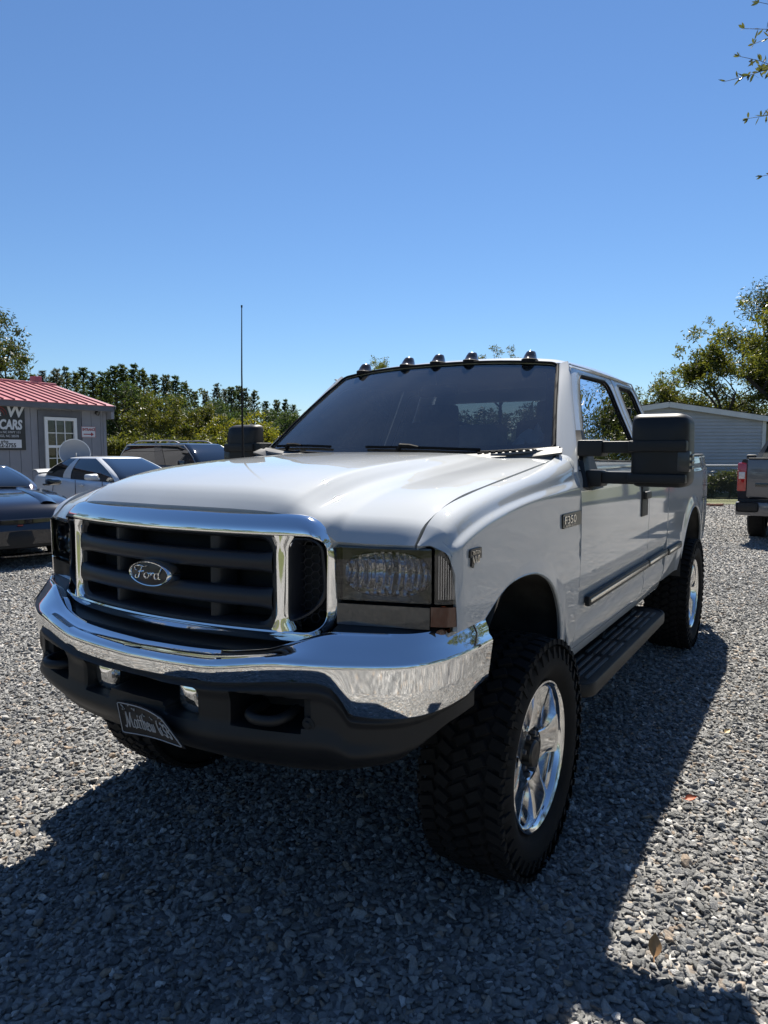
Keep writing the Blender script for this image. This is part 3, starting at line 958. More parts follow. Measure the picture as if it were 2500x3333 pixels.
# inset black frame of the main opening
FO = arch_top(rpoly([(-.480, 1.040), (-.480, 1.340), (.480, 1.340), (.480, 1.040)], .05, 24))
FI = arch_top(rpoly([(-.452, 1.064), (-.452, 1.322), (.452, 1.322), (.452, 1.064)], .045, 24))
ins = MB().grid([[gpt(a, b, .014) for a, b in FO], [gpt(a, b, .012) for a, b in FO * .4 + FI * .6], [gpt(a, b, .022) for a, b in FI], [gpt(a, b, .10) for a, b in FI]], close_v=True).build('grille_insert', M['grey_plastic'], grille, smooth=45)
for zc, hh in ((1.250, .031), (1.139, .032)):
    G = []
    for x in np.linspace(-.465, .465, 40):
        pr = [(.10, hh * .6), (.045, hh * .9), (.018, hh), (.004, hh * .75), (-.002, hh * .2), (.0, -hh * .4), (.010, -hh * .85), (.03, -hh), (.10, -hh * .7)]
        e = 1 + .35 * sstep((abs(x) - .425) / .04)
        zz = zc + .006 * (1 - (x / .465) ** 2) * 0
        G.append([gpt(x, zz + b * e, a + .004) for a, b in pr])
    MB().grid(G).build('grille_bar', M['grey_plastic'], grille, smooth=50)
for x in (-.232, .232):
    G = [[gpt(x - .026, z, .11), gpt(x - .020, z, .045), gpt(x - .008, z, .030), gpt(x + .008, z, .030), gpt(x + .020, z, .045), gpt(x + .026, z, .11)] for z in np.linspace(1.06, 1.33, 10)]
    MB().grid(G).build('grille_rib', M['grey_plastic'], grille, smooth=50)
G = [[gpt(x, z, .14) for z in (1.03, 1.36)] for x in np.linspace(-.63, .63, 14)]
MB().grid(G).build('radiator_screen', M['dark'], grille, smooth=50)
# honeycomb inserts each side
for sx in (-1, 1):
    SO = rpoly([(.515, 1.068), (.515, 1.330), (.612, 1.330), (.628, 1.12)], [.03, .03, .04, .07], 12)
    SI = rpoly([(.522, 1.080), (.522, 1.322), (.606, 1.322), (.616, 1.13)], [.03, .03, .035, .06], 12)
    MB().grid([[gpt(sx * a, b, .006) for a, b in SO], [gpt(sx * a, b, .004) for a, b in SO * .5 + SI * .5], [gpt(sx * a, b, .012) for a, b in SI], [gpt(sx * a, b, .075) for a, b in SI]], close_v=True).build('side_inlet', M['grey_plastic'], grille, smooth=45)
    hx = MB()
    s = .0150
    for i in range(0, 7):
        for j in range(0, 12):
            x = .522 + i * s * 1.5; z = 1.08 + j * s * 1.732 + (s * .866 if i % 2 else 0)
            if z > 1.326 or x > .618: continue
            p = [gpt(sx * (x + s * math.cos(k * math.pi / 3)), z + s * math.sin(k * math.pi / 3), .060) for k in range(7)]
            hx.tube(p, .0022, 4, caps=False)
    hx.build('honeycomb_mesh', M['grey_plastic'], grille)
# emblem
em = MB()
eo = [(math.cos(t), math.sin(t)) for t in np.linspace(0, 2 * math.pi, 48, endpoint=False)]
eY = -.968
em.grid([[(a * w, eY + o, 1.187 + b * h) for a, b in eo] for w, h, o in ((.104, .048, .04), (.100, .044, .012), (.098, .0425, .000), (.094, .040, -.006), (.090, .0375, -.005), (.088, .036, .0))], close_v=True)
emb = em.build('emblem', M['chrome'], grille, smooth=50)
MB().grid([[(a * w, eY + o, 1.187 + b * h) for a, b in eo] for w, h, o in ((.088, .036, .0), (.05, .02, -.003), (.001, .0005, -.004))], close_v=True).build('emblem_field', M['emblem_blue'], emb, smooth=50)
FORD = [
 [(-.02, .44), (-.2, .36), (-.42, .39), (-.60, .36), (-.68, .24), (-.62, .12), (-.54, .16)],
 [(-.30, .36), (-.38, .15), (-.44, -.08), (-.53, -.28), (-.64, -.28), (-.66, -.18), (-.60, -.12)],
 [(-.50, .06), (-.34, .09), (-.20, .14)],
 [(-.04, .06), (-.16, .02), (-.20, -.12), (-.13, -.25), (-.02, -.20), (.04, -.06), (-.02, .06)],
 [(.06, .02), (.14, .06), (.12, -.08), (.08, -.24)], [(.11, -.08), (.20, .05), (.29, .06), (.29, .0)],
 [(.50, .04), (.38, .06), (.31, -.08), (.34, -.24), (.45, -.20), (.53, -.02)],
 [(.68, .44), (.58, .20), (.50, -.08), (.50, -.22), (.60, -.20)],
]
m_ = MB()
for s in FORD:
    m_.tube([(a * .098, eY - .0045, 1.187 + b * .062) for a, b in spl(s, 16)], [.0026 - .0010 * abs(k - 7.5) / 7.5 for k in range(16)], 5)
m_.build('emblem_script', M['chrome'], emb, smooth=60)

# ---- headlights -----------------------------------------------------------
HX = [.60, .64, .72, .79, .85, .915, .948, .968, .978, .980]; HY = [-.815, -.803, -.780, -.757, -.739, -.718, -.703, -.688, -.665, -.63]
hp = spl(list(zip(HX, HY)), 60)
hS = np.concatenate([[0], np.cumsum(np.linalg.norm(np.diff(hp, axis=0), axis=1))])
def hpt(s, z, off=0.0):
    x = float(np.interp(s, hS, hp[:, 0])); y = float(np.interp(s, hS, hp[:, 1]))
    i = min(max(np.searchsorted(hS, s), 1), len(hS) - 1)
    t = hp[i] - hp[i - 1]; t = t / np.linalg.norm(t)
    n = np.array((t[1], -t[0]))
    return (x + n[0] * off, y + n[1] * off, z)
sx_of = lambda x: float(np.interp(x, hp[:, 0], hS))
s0, s1, s2, s3 = sx_of(.640), sx_of(.916), sx_of(.924), sx_of(.9785)
def headlight(mir):
    t = thing('headlight', 'x', None); del t['label']; t.parent = truck
    def ztop(s): return float(pch([s0, s1, s2 + .02, s2 + .05, s3], [1.302, 1.304, 1.293, 1.256, 1.136], s)) if s > s1 else 1.303
    # lens (main)
    G = [[hpt(s, z, .004) for z in np.linspace(1.146, 1.302, 8)] for s in np.linspace(s0, s1, 24)]
    MB().grid(G).build('lens', M['smoke'], t, smooth=60, skirt=.02, centre=(.75, -.5, 1.2), mirror=mir)
    # housing and reflector bowl
    cx, cz = sx_of(.785), 1.225
    a_, b_ = (s1 - s0) * .455, .067
    bo_ = rpoly([(s0, 1.142), (s0, 1.305), (s1, 1.305), (s1, 1.142)], .01, 16)
    an = [(math.atan2((z - cz) / .075, (s - cx) / (a_ * 1.086))) for s, z in bo_]
    el = np.array([(cx + a_ * np.sign(math.cos(t_)) * abs(math.cos(t_)) ** .75, cz + b_ * np.sign(math.sin(t_)) * abs(math.sin(t_)) ** .75) for t_ in an])
    MB().grid([[hpt(s, z, -.012) for s, z in bo_], [hpt(s, z, -.016) for s, z in el], [hpt(s, z, -.022) for s, z in el]], close_v=True).build('bezel', M['lens_grey'], t, smooth=45, mirror=mir)
    rr = []
    for k, d_ in ((1.0, -.02), (.93, -.045), (.75, -.075), (.5, -.095), (.2, -.105), (.01, -.107)):
        rr.append([hpt(cx + (s - cx) * k, cz + (z - cz) * k, d_) for s, z in el])
    MB().grid(rr, close_v=True).build('reflector', M['reflector'], t, smooth=30, mirror=mir)
    fl = MB()
    for k in range(11):      # vertical flutes of the reflector
        s = cx - a_ * .84 + a_ * 1.68 * k / 10
        hh = b_ * .86 * math.sqrt(max(0.05, 1 - ((s - cx) / a_) ** 2))
        fl.tube([hpt(s, cz + hh * q, -.082 + .05 * ((s - cx) / a_) ** 2 + .03 * q * q) for q in np.linspace(-1, 1, 9)], .0055, 6)
    fl.build('reflector_flute', M['reflector'], t, smooth=60, mirror=mir)
    MB().tube([hpt(cx, cz, -.10), hpt(cx, cz, -.05)], .011, 10).build('bulb', M['clear_lens'], t, smooth=40, mirror=mir)
    MB().tube([hpt(cx + .062, cz, -.10), hpt(cx + .062, cz, -.055)], .008, 8).build('bulb', M['clear_lens'], t, smooth=40, mirror=mir)
    # corner lamp
    co = []
    ss = np.linspace(s2, s3, 14)
    G = []
    for s in ss:
        zt = 1.305 - .150 * max(0, (s - s2 - .012) / (s3 - s2 - .012)) ** 1.9
        G.append([hpt(s, z, .003) for z in np.linspace(1.146, max(zt, 1.152), 9)])
    MB().grid(G).build('corner_lens', M['smoke'], t, smooth=60, skirt=.02, centre=(.75, -.5, 1.2), mirror=mir)
    G = []
    for s in ss:
        zt = 1.301 - .150 * max(0, (s - s2 - .012) / (s3 - s2 - .012)) ** 1.9
        G.append([hpt(s, z, -.012) for z in np.linspace(1.142, max(zt, 1.149), 5)])
    MB().grid(G).build('corner_reflector', M['lens_grey'], t, smooth=60, mirror=mir)
    rb = MB()
    for k in range(9):
        s = s2 + (s3 - s2) * (.14 + .8 * k / 9)
        zt = 1.287 - .150 * max(0, (s - s2 - .012) / (s3 - s2 - .012)) ** 1.9
        if zt > 1.166: rb.tube([hpt(s, 1.158, -.006), hpt(s, zt, -.006)], .0028, 6)
    rb.build('lens_rib', M['reflector'], t, smooth=60, mirror=mir)
    # turn signal strip below, clear inboard and amber outboard
    sa = sx_of(.914)
    G = [[hpt(s, z, .002) for z in (1.069, 1.073, 1.101, 1.129, 1.133)] for s in np.linspace(s0, sa - .003, 20)]
    MB().grid(G).build('turn_signal', M['lens_grey'], t, smooth=50, skirt=.02, centre=(.75, -.5, 1.086), mirror=mir)
    G = [[hpt(s, z, .002) for z in (1.078, 1.082, 1.106, 1.132, 1.136)] for s in np.linspace(sa, s3 + .004, 12)]
    MB().grid(G).build('amber_marker', M['amber'], t, smooth=50, skirt=.02, centre=(.75, -.5, 1.086), mirror=mir)
    G = [[hpt(s, z, -.125) for z in (1.054, 1.166, 1.291, 1.317)] for s in np.linspace(0.0, s3, 20)]
    MB().grid(G).build('lamp_backing', M['lamp_body'], t, smooth=60, mirror=mir)
for mir in (False, True): headlight(mir)

# ---- mirrors --------------------------------------------------------------
def side_mirror(mir):
    t = thing('side_mirror', 'x', None); del t['label']; t.parent = truck
    dx_ = -.175 if mir else 0.0           # the far mirror is pulled in on its arms
    h = MB()
    # housing: rounded block, thicker at the middle, hollow at the rear for the glass
    rows = []
    o1 = rpoly([(1.155 + dx_, 1.435), (1.155 + dx_, 1.745), (1.385 + dx_, 1.745), (1.392 + dx_, 1.435)], [.04, .035, .05, .045], 20)
    c = o1.mean(0)
    for k, y in ((.02, .605), (.55, .607), (.86, .615), (.96, .632), (1.0, .66), (1.0, .725), (.985, .738), (.95, .738), (.945, .72)):
        rows.append([(c[0] + (a - c[0]) * k, y + (.36 * (a - c[0]) if y > .7 else 0), c[1] + (b - c[1]) * k) for a, b in o1])
    h.grid(rows, close_v=True)
    hb = h.build('mirror_housing', M['black_plastic'], t, smooth=45, mirror=mir)
    band = MB()
    for z0, z1 in ((1.585, 1.632), (1.455, 1.492)):
        band.bbox((1.268 + dx_, .628, (z0 + z1) / 2), (.232, .070, z1 - z0), .008)
    band.build('arm_sleeve', M['black_plastic'], t, smooth=40, mirror=mir)
    lamp = MB()
    lamp.bbox((1.372 + dx_, .63, 1.545), (.048, .045, .085), .006)
    for k in range(3): lamp.bbox((1.398 + dx_, .645, 1.52 + k * .024), (.014, .05, .013), .003)
    lamp.build('clearance_lamp', M['lamp_body'], t, smooth=40, mirror=mir)
    # glass aimed at the driver's eye
    gy_ = lambda a, b: .730 + (.395 * (a - c[0]) - .10 * (b - c[1])) / .905
    MB().grid([[(c[0] + (a - c[0]) * k, gy_(c[0] + (a - c[0]) * k, c[1] + (b - c[1]) * k), c[1] + (b - c[1]) * k) for a, b in o1] for k in (.93, .01)], close_v=True).build('mirror_glass', M['mirror_glass'], t, mirror=mir)
    for z in (1.605, 1.472):
        MB().bbox((.985, .665, z - .004), (.11, .115, .072), .010).bbox((1.095 + dx_ / 2, .668, z), (.16 + dx_ * .6, .092, .052), .008).build('mirror_arm', M['black_plastic'], t, smooth=40, mirror=mir)
    sail = MB()
    P_ = [(.560, 1.43), (.605, 1.545), (.69, 1.61), (.755, 1.685), (.785, 1.685), (.80, 1.61), (.81, 1.42), (.62, 1.415)]
    sail.prism(P_, lambda p: (float(xside(p[1])) + .022, p[0], p[1]), lambda p: (float(xside(p[1])) - .012, p[0], p[1]))
    sail.build('mirror_base', M['black_plastic'], t, smooth=30, mirror=mir)
for mir in (False, True): side_mirror(mir)

# ---- roof marker lamps, antenna, wipers, cowl -----------------------------
for x in (-.522, -.20, 0, .20, .522):
    yy = 1.058 + .15 * x * x
    zz = 2.076 - .055 * x * x
    o1 = [(math.cos(t), math.sin(t)) for t in np.linspace(0, 2 * math.pi, 20, endpoint=False)]
    ml = MB()
    ml.grid([[(x + a * w, yy + b * l + dy, zz + h) for a, b in o1] for w, l, h, dy in ((.036, .062, .0, 0), (.036, .062, .010, 0), (.033, .056, .012, .002), (.029, .046, .030, .008), (.024, .036, .045, .014), (.020, .030, .051, .016), (.010, .016, .054, .017), (.0005, .0005, .054, .017))], close_v=True)
    m1 = ml.build('roof_marker_lamp', M['amber_dark'], truck, smooth=45)
    MB().grid([[(x + a * w, yy + b * l, zz + h) for a, b in o1] for w, l, h in ((.040, .068, -.012), (.040, .068, .006), (.037, .064, .009), (.03, .05, .0095))], close_v=True).build('lamp_base', M['seal'], m1, smooth=45)
MB().tube([(-.775, .30, 1.50), (-.775, .30, 1.62), (-.774, .301, 2.0), (-.770, .305, 2.345)], [.0075, .006, .0038, .0025], 8).tube([(-.770, .305, 2.34), (-.770, .305, 2.352)], .0045, 8).lathe([(1.50, .022), (1.53, .018), (1.56, .009)], 12, 'Z', (-.775, .30, 0)).build('antenna', M['seal'], truck, smooth=60)

def on_ws(u, v, off):
    p = ws_pt(u, v); return (p[0], p[1] - off * .65, p[2] + off * .75)
def wiper(u0, upiv, u1, v0, v1, vp):
    t = thing('wiper', 'x', None); del t['label']; t.parent = truck
    b = MB().tube([on_ws(u0 + (u1 - u0) * k, v0 + (v1 - v0) * k + .012 * math.sin(k * 3.14), .012) for k in np.linspace(0, 1, 10)], .007, 5)
    b.build('wiper_blade', M['seal'], t)
    um = u0 + (u1 - u0) * .5; vm = v0 + (v1 - v0) * .5
    MB().tube([on_ws(upiv, vp, .012), on_ws(upiv + (um - upiv) * .12, vp + .012, .030), on_ws(upiv + (um - upiv) * .6, (vp + vm) / 2 + .010, .028), on_ws(um, vm + .004, .020)], [.014, .012, .009, .006], 6).build('wiper_arm', M['seal'], t)
wiper(-.12, -.02 + .14, .62, .062, .018, .035)
wiper(-.93, -.80, -.40, .035, .06, .02)
# cowl panel with vent slots
G = []
for x in np.linspace(-.86, .86, 40):
    a = abs(x)
    e = float(sstep((a - .60) / .25))
    yw, zw = ws_pt(x / .835, 0)[1:]
    G.append([(x, .38 + .08 * e, 1.545 - .01 * e), (x, .41 + .09 * e, 1.561 + .006 * e), (x, yw - .015, zw + .002 + .01 * e), (x, yw + .03, zw + .004)])
cw = MB().grid(G).build('cowl_panel', M['cowl_plastic'], truck, smooth=50)
vs_ = MB()
for k in range(9):
    vs_.bbox((.52 + k * .030, .478 + .012 * k * .6, 1.578 + .0018 * k), (.020, .030, .010), .003, rz=.6)
vs_.build('cowl_vent', M['seal'], cw, smooth=40)
for mir in (False, True):
    G = [[(.60 + .265 * t, .43 + .16 * t * t - .01, 1.575 + .024 * t), (.66 + .22 * t, .44 + .12 * t, 1.573 + .03 * t), (.74 + .155 * t, .455 + .055 * t, 1.559 + .024 * t)] for t in np.linspace(0, 1, 8)]
    MB().grid(G).build('cowl_corner', M['cowl_plastic'], truck, smooth=50, skirt=.01, centre=(0, .5, 1.2), mirror=mir)

# ---- running boards -------------------------------------------------------
for mir in (False, True):
    rbm = MB()
    o1 = rpoly([(.80, .56), (.80, 2.36), (1.035, 2.36), (1.035, .56)], [.02, .05, .16, .09], 14)
    c = o1.mean(0)
    sh = lambda k, z: [(c[0] + (a - c[0]) * (1 - k / .12), c[1] + (b - c[1]) * (1 - k / .9), z) for a, b in o1]
    rbm.grid([sh(.002, .49), sh(0, .50), sh(0, .545), sh(.003, .552), sh(.012, .553), sh(.015, .547), [(c[0], b, .547) for a, b in sh(.015, 0)] if False else sh(.11, .547)], close_v=True)
    r_ = rbm.build('running_board', M['black_plastic'], truck, smooth=40, mirror=mir)
    st = MB()
    for x in (.86, .90, .94, .98):
        for y0, y1 in ((.66, 1.03), (1.09, 1.36), (1.42, 1.69), (1.75, 2.02), (2.06, 2.20)):
            st.bbox((x, (y0 + y1) / 2, .550), (.016, y1 - y0, .010), .003)
    st.build('tread_strip', M['cowl_plastic'], r_, smooth=40, mirror=mir)
    br = MB()
    for y in (.75, 1.45, 2.15): br.box((.74, y, .60), (.24, .05, .04), ry=.4)
    br.build('board_bracket', M['dark'], r_, mirror=mir)

# ---- badges ---------------------------------------------------------------
def badge(name, y0, y1, z0, z1, mir, lines, clip=False):
    sx = -1 if mir else 1
    t = MB()
    if clip:   # shield that narrows to a point below
        P_ = [(y0, z1 - .004), (y0 + .008, z1), (y1, z1), (y1, z0 + .018), (y0 + (y1 - y0) * .42, z0 + .016), (y0 + (y1 - y0) * .28, z0 - .006), (y0 + (y1 - y0) * .12, z0), (y0 + .012, z1 - .024), (y0, z1 - .024)]
    else:
        P_ = [(y0 + .006, z0), (y1 - .006, z0), (y1, z0 + .006), (y1, z1 - .006), (y1 - .006, z1), (y0 + .006, z1), (y0, z1 - .006), (y0, z0 + .006)]
    t.prism(P_, lambda p: (sx * (float(fx(p[0], p[1])) + .007), p[0], p[1]), lambda p: (sx * (float(fx(p[0], p[1])) - .004), p[0], p[1]))
    b = t.build(name, M['badge_black'], truck, smooth=30)
    for txt, size, yy, zz, sxx, bold in lines:
        xx = float(fx(yy, zz)) + .0075
        o = (sx * xx, yy if not mir else (y0 + y1) - yy, zz)
        text_obj('badge_lettering', txt, size, M['badge_chrome'], frame(o, (0, sx, 0), (0, 0, 1)), b, ext=.0018, bold=bold, shear=.0, sx=sxx)
for mir in (False, True):
    badge('model_badge', .262, .512, 1.276, 1.334, mir, [('F350', .046, .272, 1.293, 1.75, .0), ('SUPER DUTY', .013, .285, 1.281, 1.9, .0)])
    badge('engine_badge', -.615, -.535, 1.246, 1.297, mir, [('TRITON', .016, -.606, 1.281, .95, .0), ('V10', .034, -.605, 1.253, .95, .0)], clip=True)

# ---- interior -------------------------------------------------------------
dsh = MB()
G = [[(x, .62 + .05 * (x / .8) ** 2, 1.53), (x, .72, 1.555), (x, .86, 1.55), (x, .94, 1.50), (x, .95, 1.30), (x, .90, 1.0)] for x in np.linspace(-.84, .84, 18)]
dsh.grid(G); dsh.bbox((.40, .93, 1.52), (.42, .18, .10), .03)
dsh.build('dashboard', M['dash'], truck, smooth=45)
sw = MB()
Mw = Matrix.Translation((.40, 1.13, 1.46)) @ Matrix.Rotation(R(-62), 4, 'X')
ringp = [Mw @ Vector((.19 * math.cos(t), .19 * math.sin(t), 0)) for t in np.linspace(0, 2 * math.pi, 33)]
sw.tube([p[:] for p in ringp], .014, 7, caps=False)
for t in (R(-20), R(200), R(270)):
    sw.tube([(Mw @ Vector((0, 0, -.02)))[:], (Mw @ Vector((.18 * math.cos(t), .18 * math.sin(t), 0)))[:]], .014, 6)
sw.tube([(.40, .95, 1.37), (Mw @ Vector((0, 0, -.01)))[:]], .03, 8)
sw.build('steering_wheel', M['dash'], truck, smooth=60)
for x in (-.42, .42):
    st = MB().bbox((x, 1.52, 1.15), (.52, .52, .22), .06).bbox((x, 1.80, 1.46), (.50, .17, .66), .06, rx=R(-12)).bbox((x, 1.88, 1.83), (.27, .10, .16), .04, rx=R(-8))
    st.build('seat', M['seat'], truck, smooth=50)
MB().bbox((0, 2.28, 1.10), (1.5, .36, .2), .05).bbox((0, 2.43, 1.36), (1.5, .12, .45), .05).build('rear_bench', M['seat'], truck, smooth=50)
MB().bbox((0, 1.06, 1.925), (.24, .03, .065), .02).tube([(0, 1.06, 1.94), (0, 1.05, 2.03)], .008, 6).build('rear_view_mirror', M['dash'], truck, smooth=50)
MB().box((0, 1.6, 1.0), (1.74, 1.75, .04)).build('cab_floor', M['dash'], truck)
bxm = MB().bbox((.365, .865, 1.640), (.21, .14, .165), .004).box((.365, .865, 1.7240), (.205, .05, .002))
tag(bxm.build('cardboard_box', pbr('tan_cardboard', (.42, .33, .22), .9, var=(12, .15)), smooth=35), 'tan box lying on the dashboard behind the windshield', 'box')
rnd = random.Random(2)
crm = MB().grid([[(.53 + .03 * i + rnd.uniform(-.006, .006), .80 + .035 * j, 1.565 + .05 * (i % 2) * rnd.random() + .035 * rnd.random() + .02 * j) for j in range(6)] for i in range(8)])
tag(crm.build('crumpled_paper', pbr('crumpled_white_paper', (.6, .6, .58), .8), smooth=20, skirt=.002, centre=(.6, .9, 0)), 'crumpled white paper on the dashboard in front of the steering wheel', 'paper')

# ================================================================== THE PLACE
CAMP = Vector(cam.location)
FWD = Vector((-.5309, .8474, 0)); RGT = Vector((.8474, .5309, 0))
def at(px, d):
    """ground point seen at photo column px (of 1659) at depth d"""
    q = CAMP + FWD * d + RGT * ((px - 829.5) / 1518.0 * d)
    return Vector((q.x, q.y, 0))
def zat(py, d): return 1.587 + d * (975 - py) / 1518.0

# ---- ground ---------------------------------------------------------------
def voro_mat(name, ramp, scale, bumpd, rough=.9):
    m, nt, b, out = _nt(name)
    N, L = nt.nodes, nt.links
    tc = N.new('ShaderNodeTexCoord')
    vo = N.new('ShaderNodeTexVoronoi'); vo.inputs['Scale'].default_value = scale; vo.inputs['Randomness'].default_value = 1
    L.new(tc.outputs['Object'], vo.inputs['Vector'])
    sp = N.new('ShaderNodeSeparateColor'); L.new(vo.outputs['Color'], sp.inputs[0])
    cr = N.new('ShaderNodeValToRGB')
    while len(cr.color_ramp.elements) < len(ramp): cr.color_ramp.elements.new(.5)
    for e, (p, c) in zip(cr.color_ramp.elements, ramp):
        e.position = p; e.color = (*c, 1)
    L.new(sp.outputs[0], cr.inputs[0])
    nz = N.new('ShaderNodeTexNoise'); nz.inputs['Scale'].default_value = .6; nz.inputs['Detail'].default_value = 5
    L.new(tc.outputs['Object'], nz.inputs['Vector'])
    mr = N.new('ShaderNodeMapRange'); mr.inputs['From Min'].default_value = .3; mr.inputs['From Max'].default_value = .7
    mr.inputs['To Min'].default_value = .82; mr.inputs['To Max'].default_value = 1.12
    L.new(nz.outputs['Fac'], mr.inputs['Value'])
    mu = N.new('ShaderNodeMix'); mu.data_type = 'RGBA'; mu.blend_type = 'MULTIPLY'; mu.inputs['Factor'].default_value = 1
    L.new(cr.outputs[0], mu.inputs['A']); L.new(mr.outputs['Result'], mu.inputs['B'])
    L.new(mu.outputs['Result'], b.inputs['Base Color'])
    b.inputs['Roughness'].default_value = rough
    bp = N.new('ShaderNodeBump'); bp.invert = True
    bp.inputs['Strength'].default_value = 1; bp.inputs['Distance'].default_value = bumpd
    L.new(vo.outputs['Distance'], bp.inputs['Height'])
    L.new(bp.outputs['Normal'], b.inputs['Normal'])
    return m
STONE = [(0, (.09, .09, .09)), (.35, (.17, .17, .165)), (.7, (.25, .246, .235)), (.85, (.34, .33, .315)), (.93, (.30, .24, .18)), (1, (.5, .49, .47))]
M['gravel_sheet'] = voro_mat('gravel_sheet', STONE, 30, .02)
M['lawn'] = pbr('lawn_grass', (.075, .085, .022), .9, var=(3, .35), bump=(40, .6, .05))
M['asphalt'] = pbr('asphalt', (.055, .055, .057), .85, var=(5, .2), bump=(80, .3, .01))
M['earth'] = pbr('dry_earth', (.13, .11, .07), .95, var=(.5, .4))
gs = MB().grid([[(-220, -220, -.03), (-220, 320, -.03)], [(220, -220, -.03), (220, 320, -.03)]]).build('ground', M['lawn']); struct(gs)
def sheet(name, poly, z, mat):
    n = len(poly)
    o = MB().add([(a, b, z) for a, b in poly], [tuple(range(n))]).build(name, mat)
    return struct(o)
fa, fb = at(1180, 20.9), at(1850, 20.9)
fd_ = (fb - fa).normalized()
l0, l1 = fa - fd_ * 30, fb + fd_ * 14
sheet('gravel_lot', [(-30, -9), (19, -9), (19, l1.y - 1.5), (l1.x, l1.y), (l0.x, l0.y), (-30, 8)], 0.0, M['gravel_sheet'])
sheet('road', [(-120, -21), (120, -21), (120, -15), (-120, -15)], -.012, M['asphalt'])

# gravel: crushed stones as real geometry, one scatter
def make_stones(n=14):
    col = bpy.data.collections.new('stone_kinds')
    rnd = random.Random(11)
    for i in range(n):
        bm = bmesh.new()
        for k in range(11):
            v = Vector((rnd.gauss(0, 1), rnd.gauss(0, 1), rnd.gauss(0, 1))).normalized()
            v *= rnd.uniform(.85, 1.1)
            bm.verts.new((v.x * 1.0, v.y * rnd.uniform(.62, .8), v.z * .46))
        bmesh.ops.convex_hull(bm, input=bm.verts[:])
        for v in [v for v in bm.verts if not v.link_faces]: bm.verts.remove(v)
        bmesh.ops.bevel(bm, geom=bm.edges[:], offset=.07, segments=1, affect='EDGES', profile=.5)
        me = bpy.data.meshes.new('stone'); bm.to_mesh(me); bm.free()
        me.materials.append(M['stone'])
        col.objects.link(bpy.data.objects.new('stone_kind', me))
    return col
def stone_mat():
    m, nt, b, out = _nt('crushed_stone')
    N, L = nt.nodes, nt.links
    oi = N.new('ShaderNodeObjectInfo')
    cr = N.new('ShaderNodeValToRGB')
    ramp = [(0, (.12, .122, .12)), (.30, (.20, .20, .195)), (.62, (.275, .272, .262)), (.84, (.34, .336, .322)), (.90, (.39, .38, .36)), (.925, (.31, .24, .175)), (.965, (.34, .27, .21)), (.98, (.60, .59, .57))]
    while len(cr.color_ramp.elements) < len(ramp): cr.color_ramp.elements.new(.5)
    for e, (p_, c) in zip(cr.color_ramp.elements, ramp): e.position = p_; e.color = (*c, 1)
    L.new(oi.outputs['Random'], cr.inputs[0])
    tc = N.new('ShaderNodeTexCoord')
    nz = N.new('ShaderNodeTexNoise'); nz.inputs['Scale'].default_value = 2.4; nz.inputs['Detail'].default_value = 8; nz.inputs['Roughness'].default_value = .7
    L.new(tc.outputs['Object'], nz.inputs['Vector'])
    mr = N.new('ShaderNodeMapRange'); mr.inputs['From Min'].default_value = .3; mr.inputs['From Max'].default_value = .7
    mr.inputs['To Min'].default_value = .72; mr.inputs['To Max'].default_value = 1.22
    L.new(nz.outputs['Fac'], mr.inputs['Value'])
    mu = N.new('ShaderNodeMix'); mu.data_type = 'RGBA'; mu.blend_type = 'MULTIPLY'; mu.inputs['Factor'].default_value = 1
    L.new(cr.outputs[0], mu.inputs['A']); L.new(mr.outputs['Result'], mu.inputs['B'])
    L.new(mu.outputs['Result'], b.inputs['Base Color'])
    b.inputs['Roughness'].default_value = .75
    bp = N.new('ShaderNodeBump'); bp.inputs['Strength'].default_value = .5; bp.inputs['Distance'].default_value = .12
    L.new(nz.outputs['Fac'], bp.inputs['Height']); L.new(bp.outputs['Normal'], b.inputs['Normal'])
    return m
M['stone'] = stone_mat()
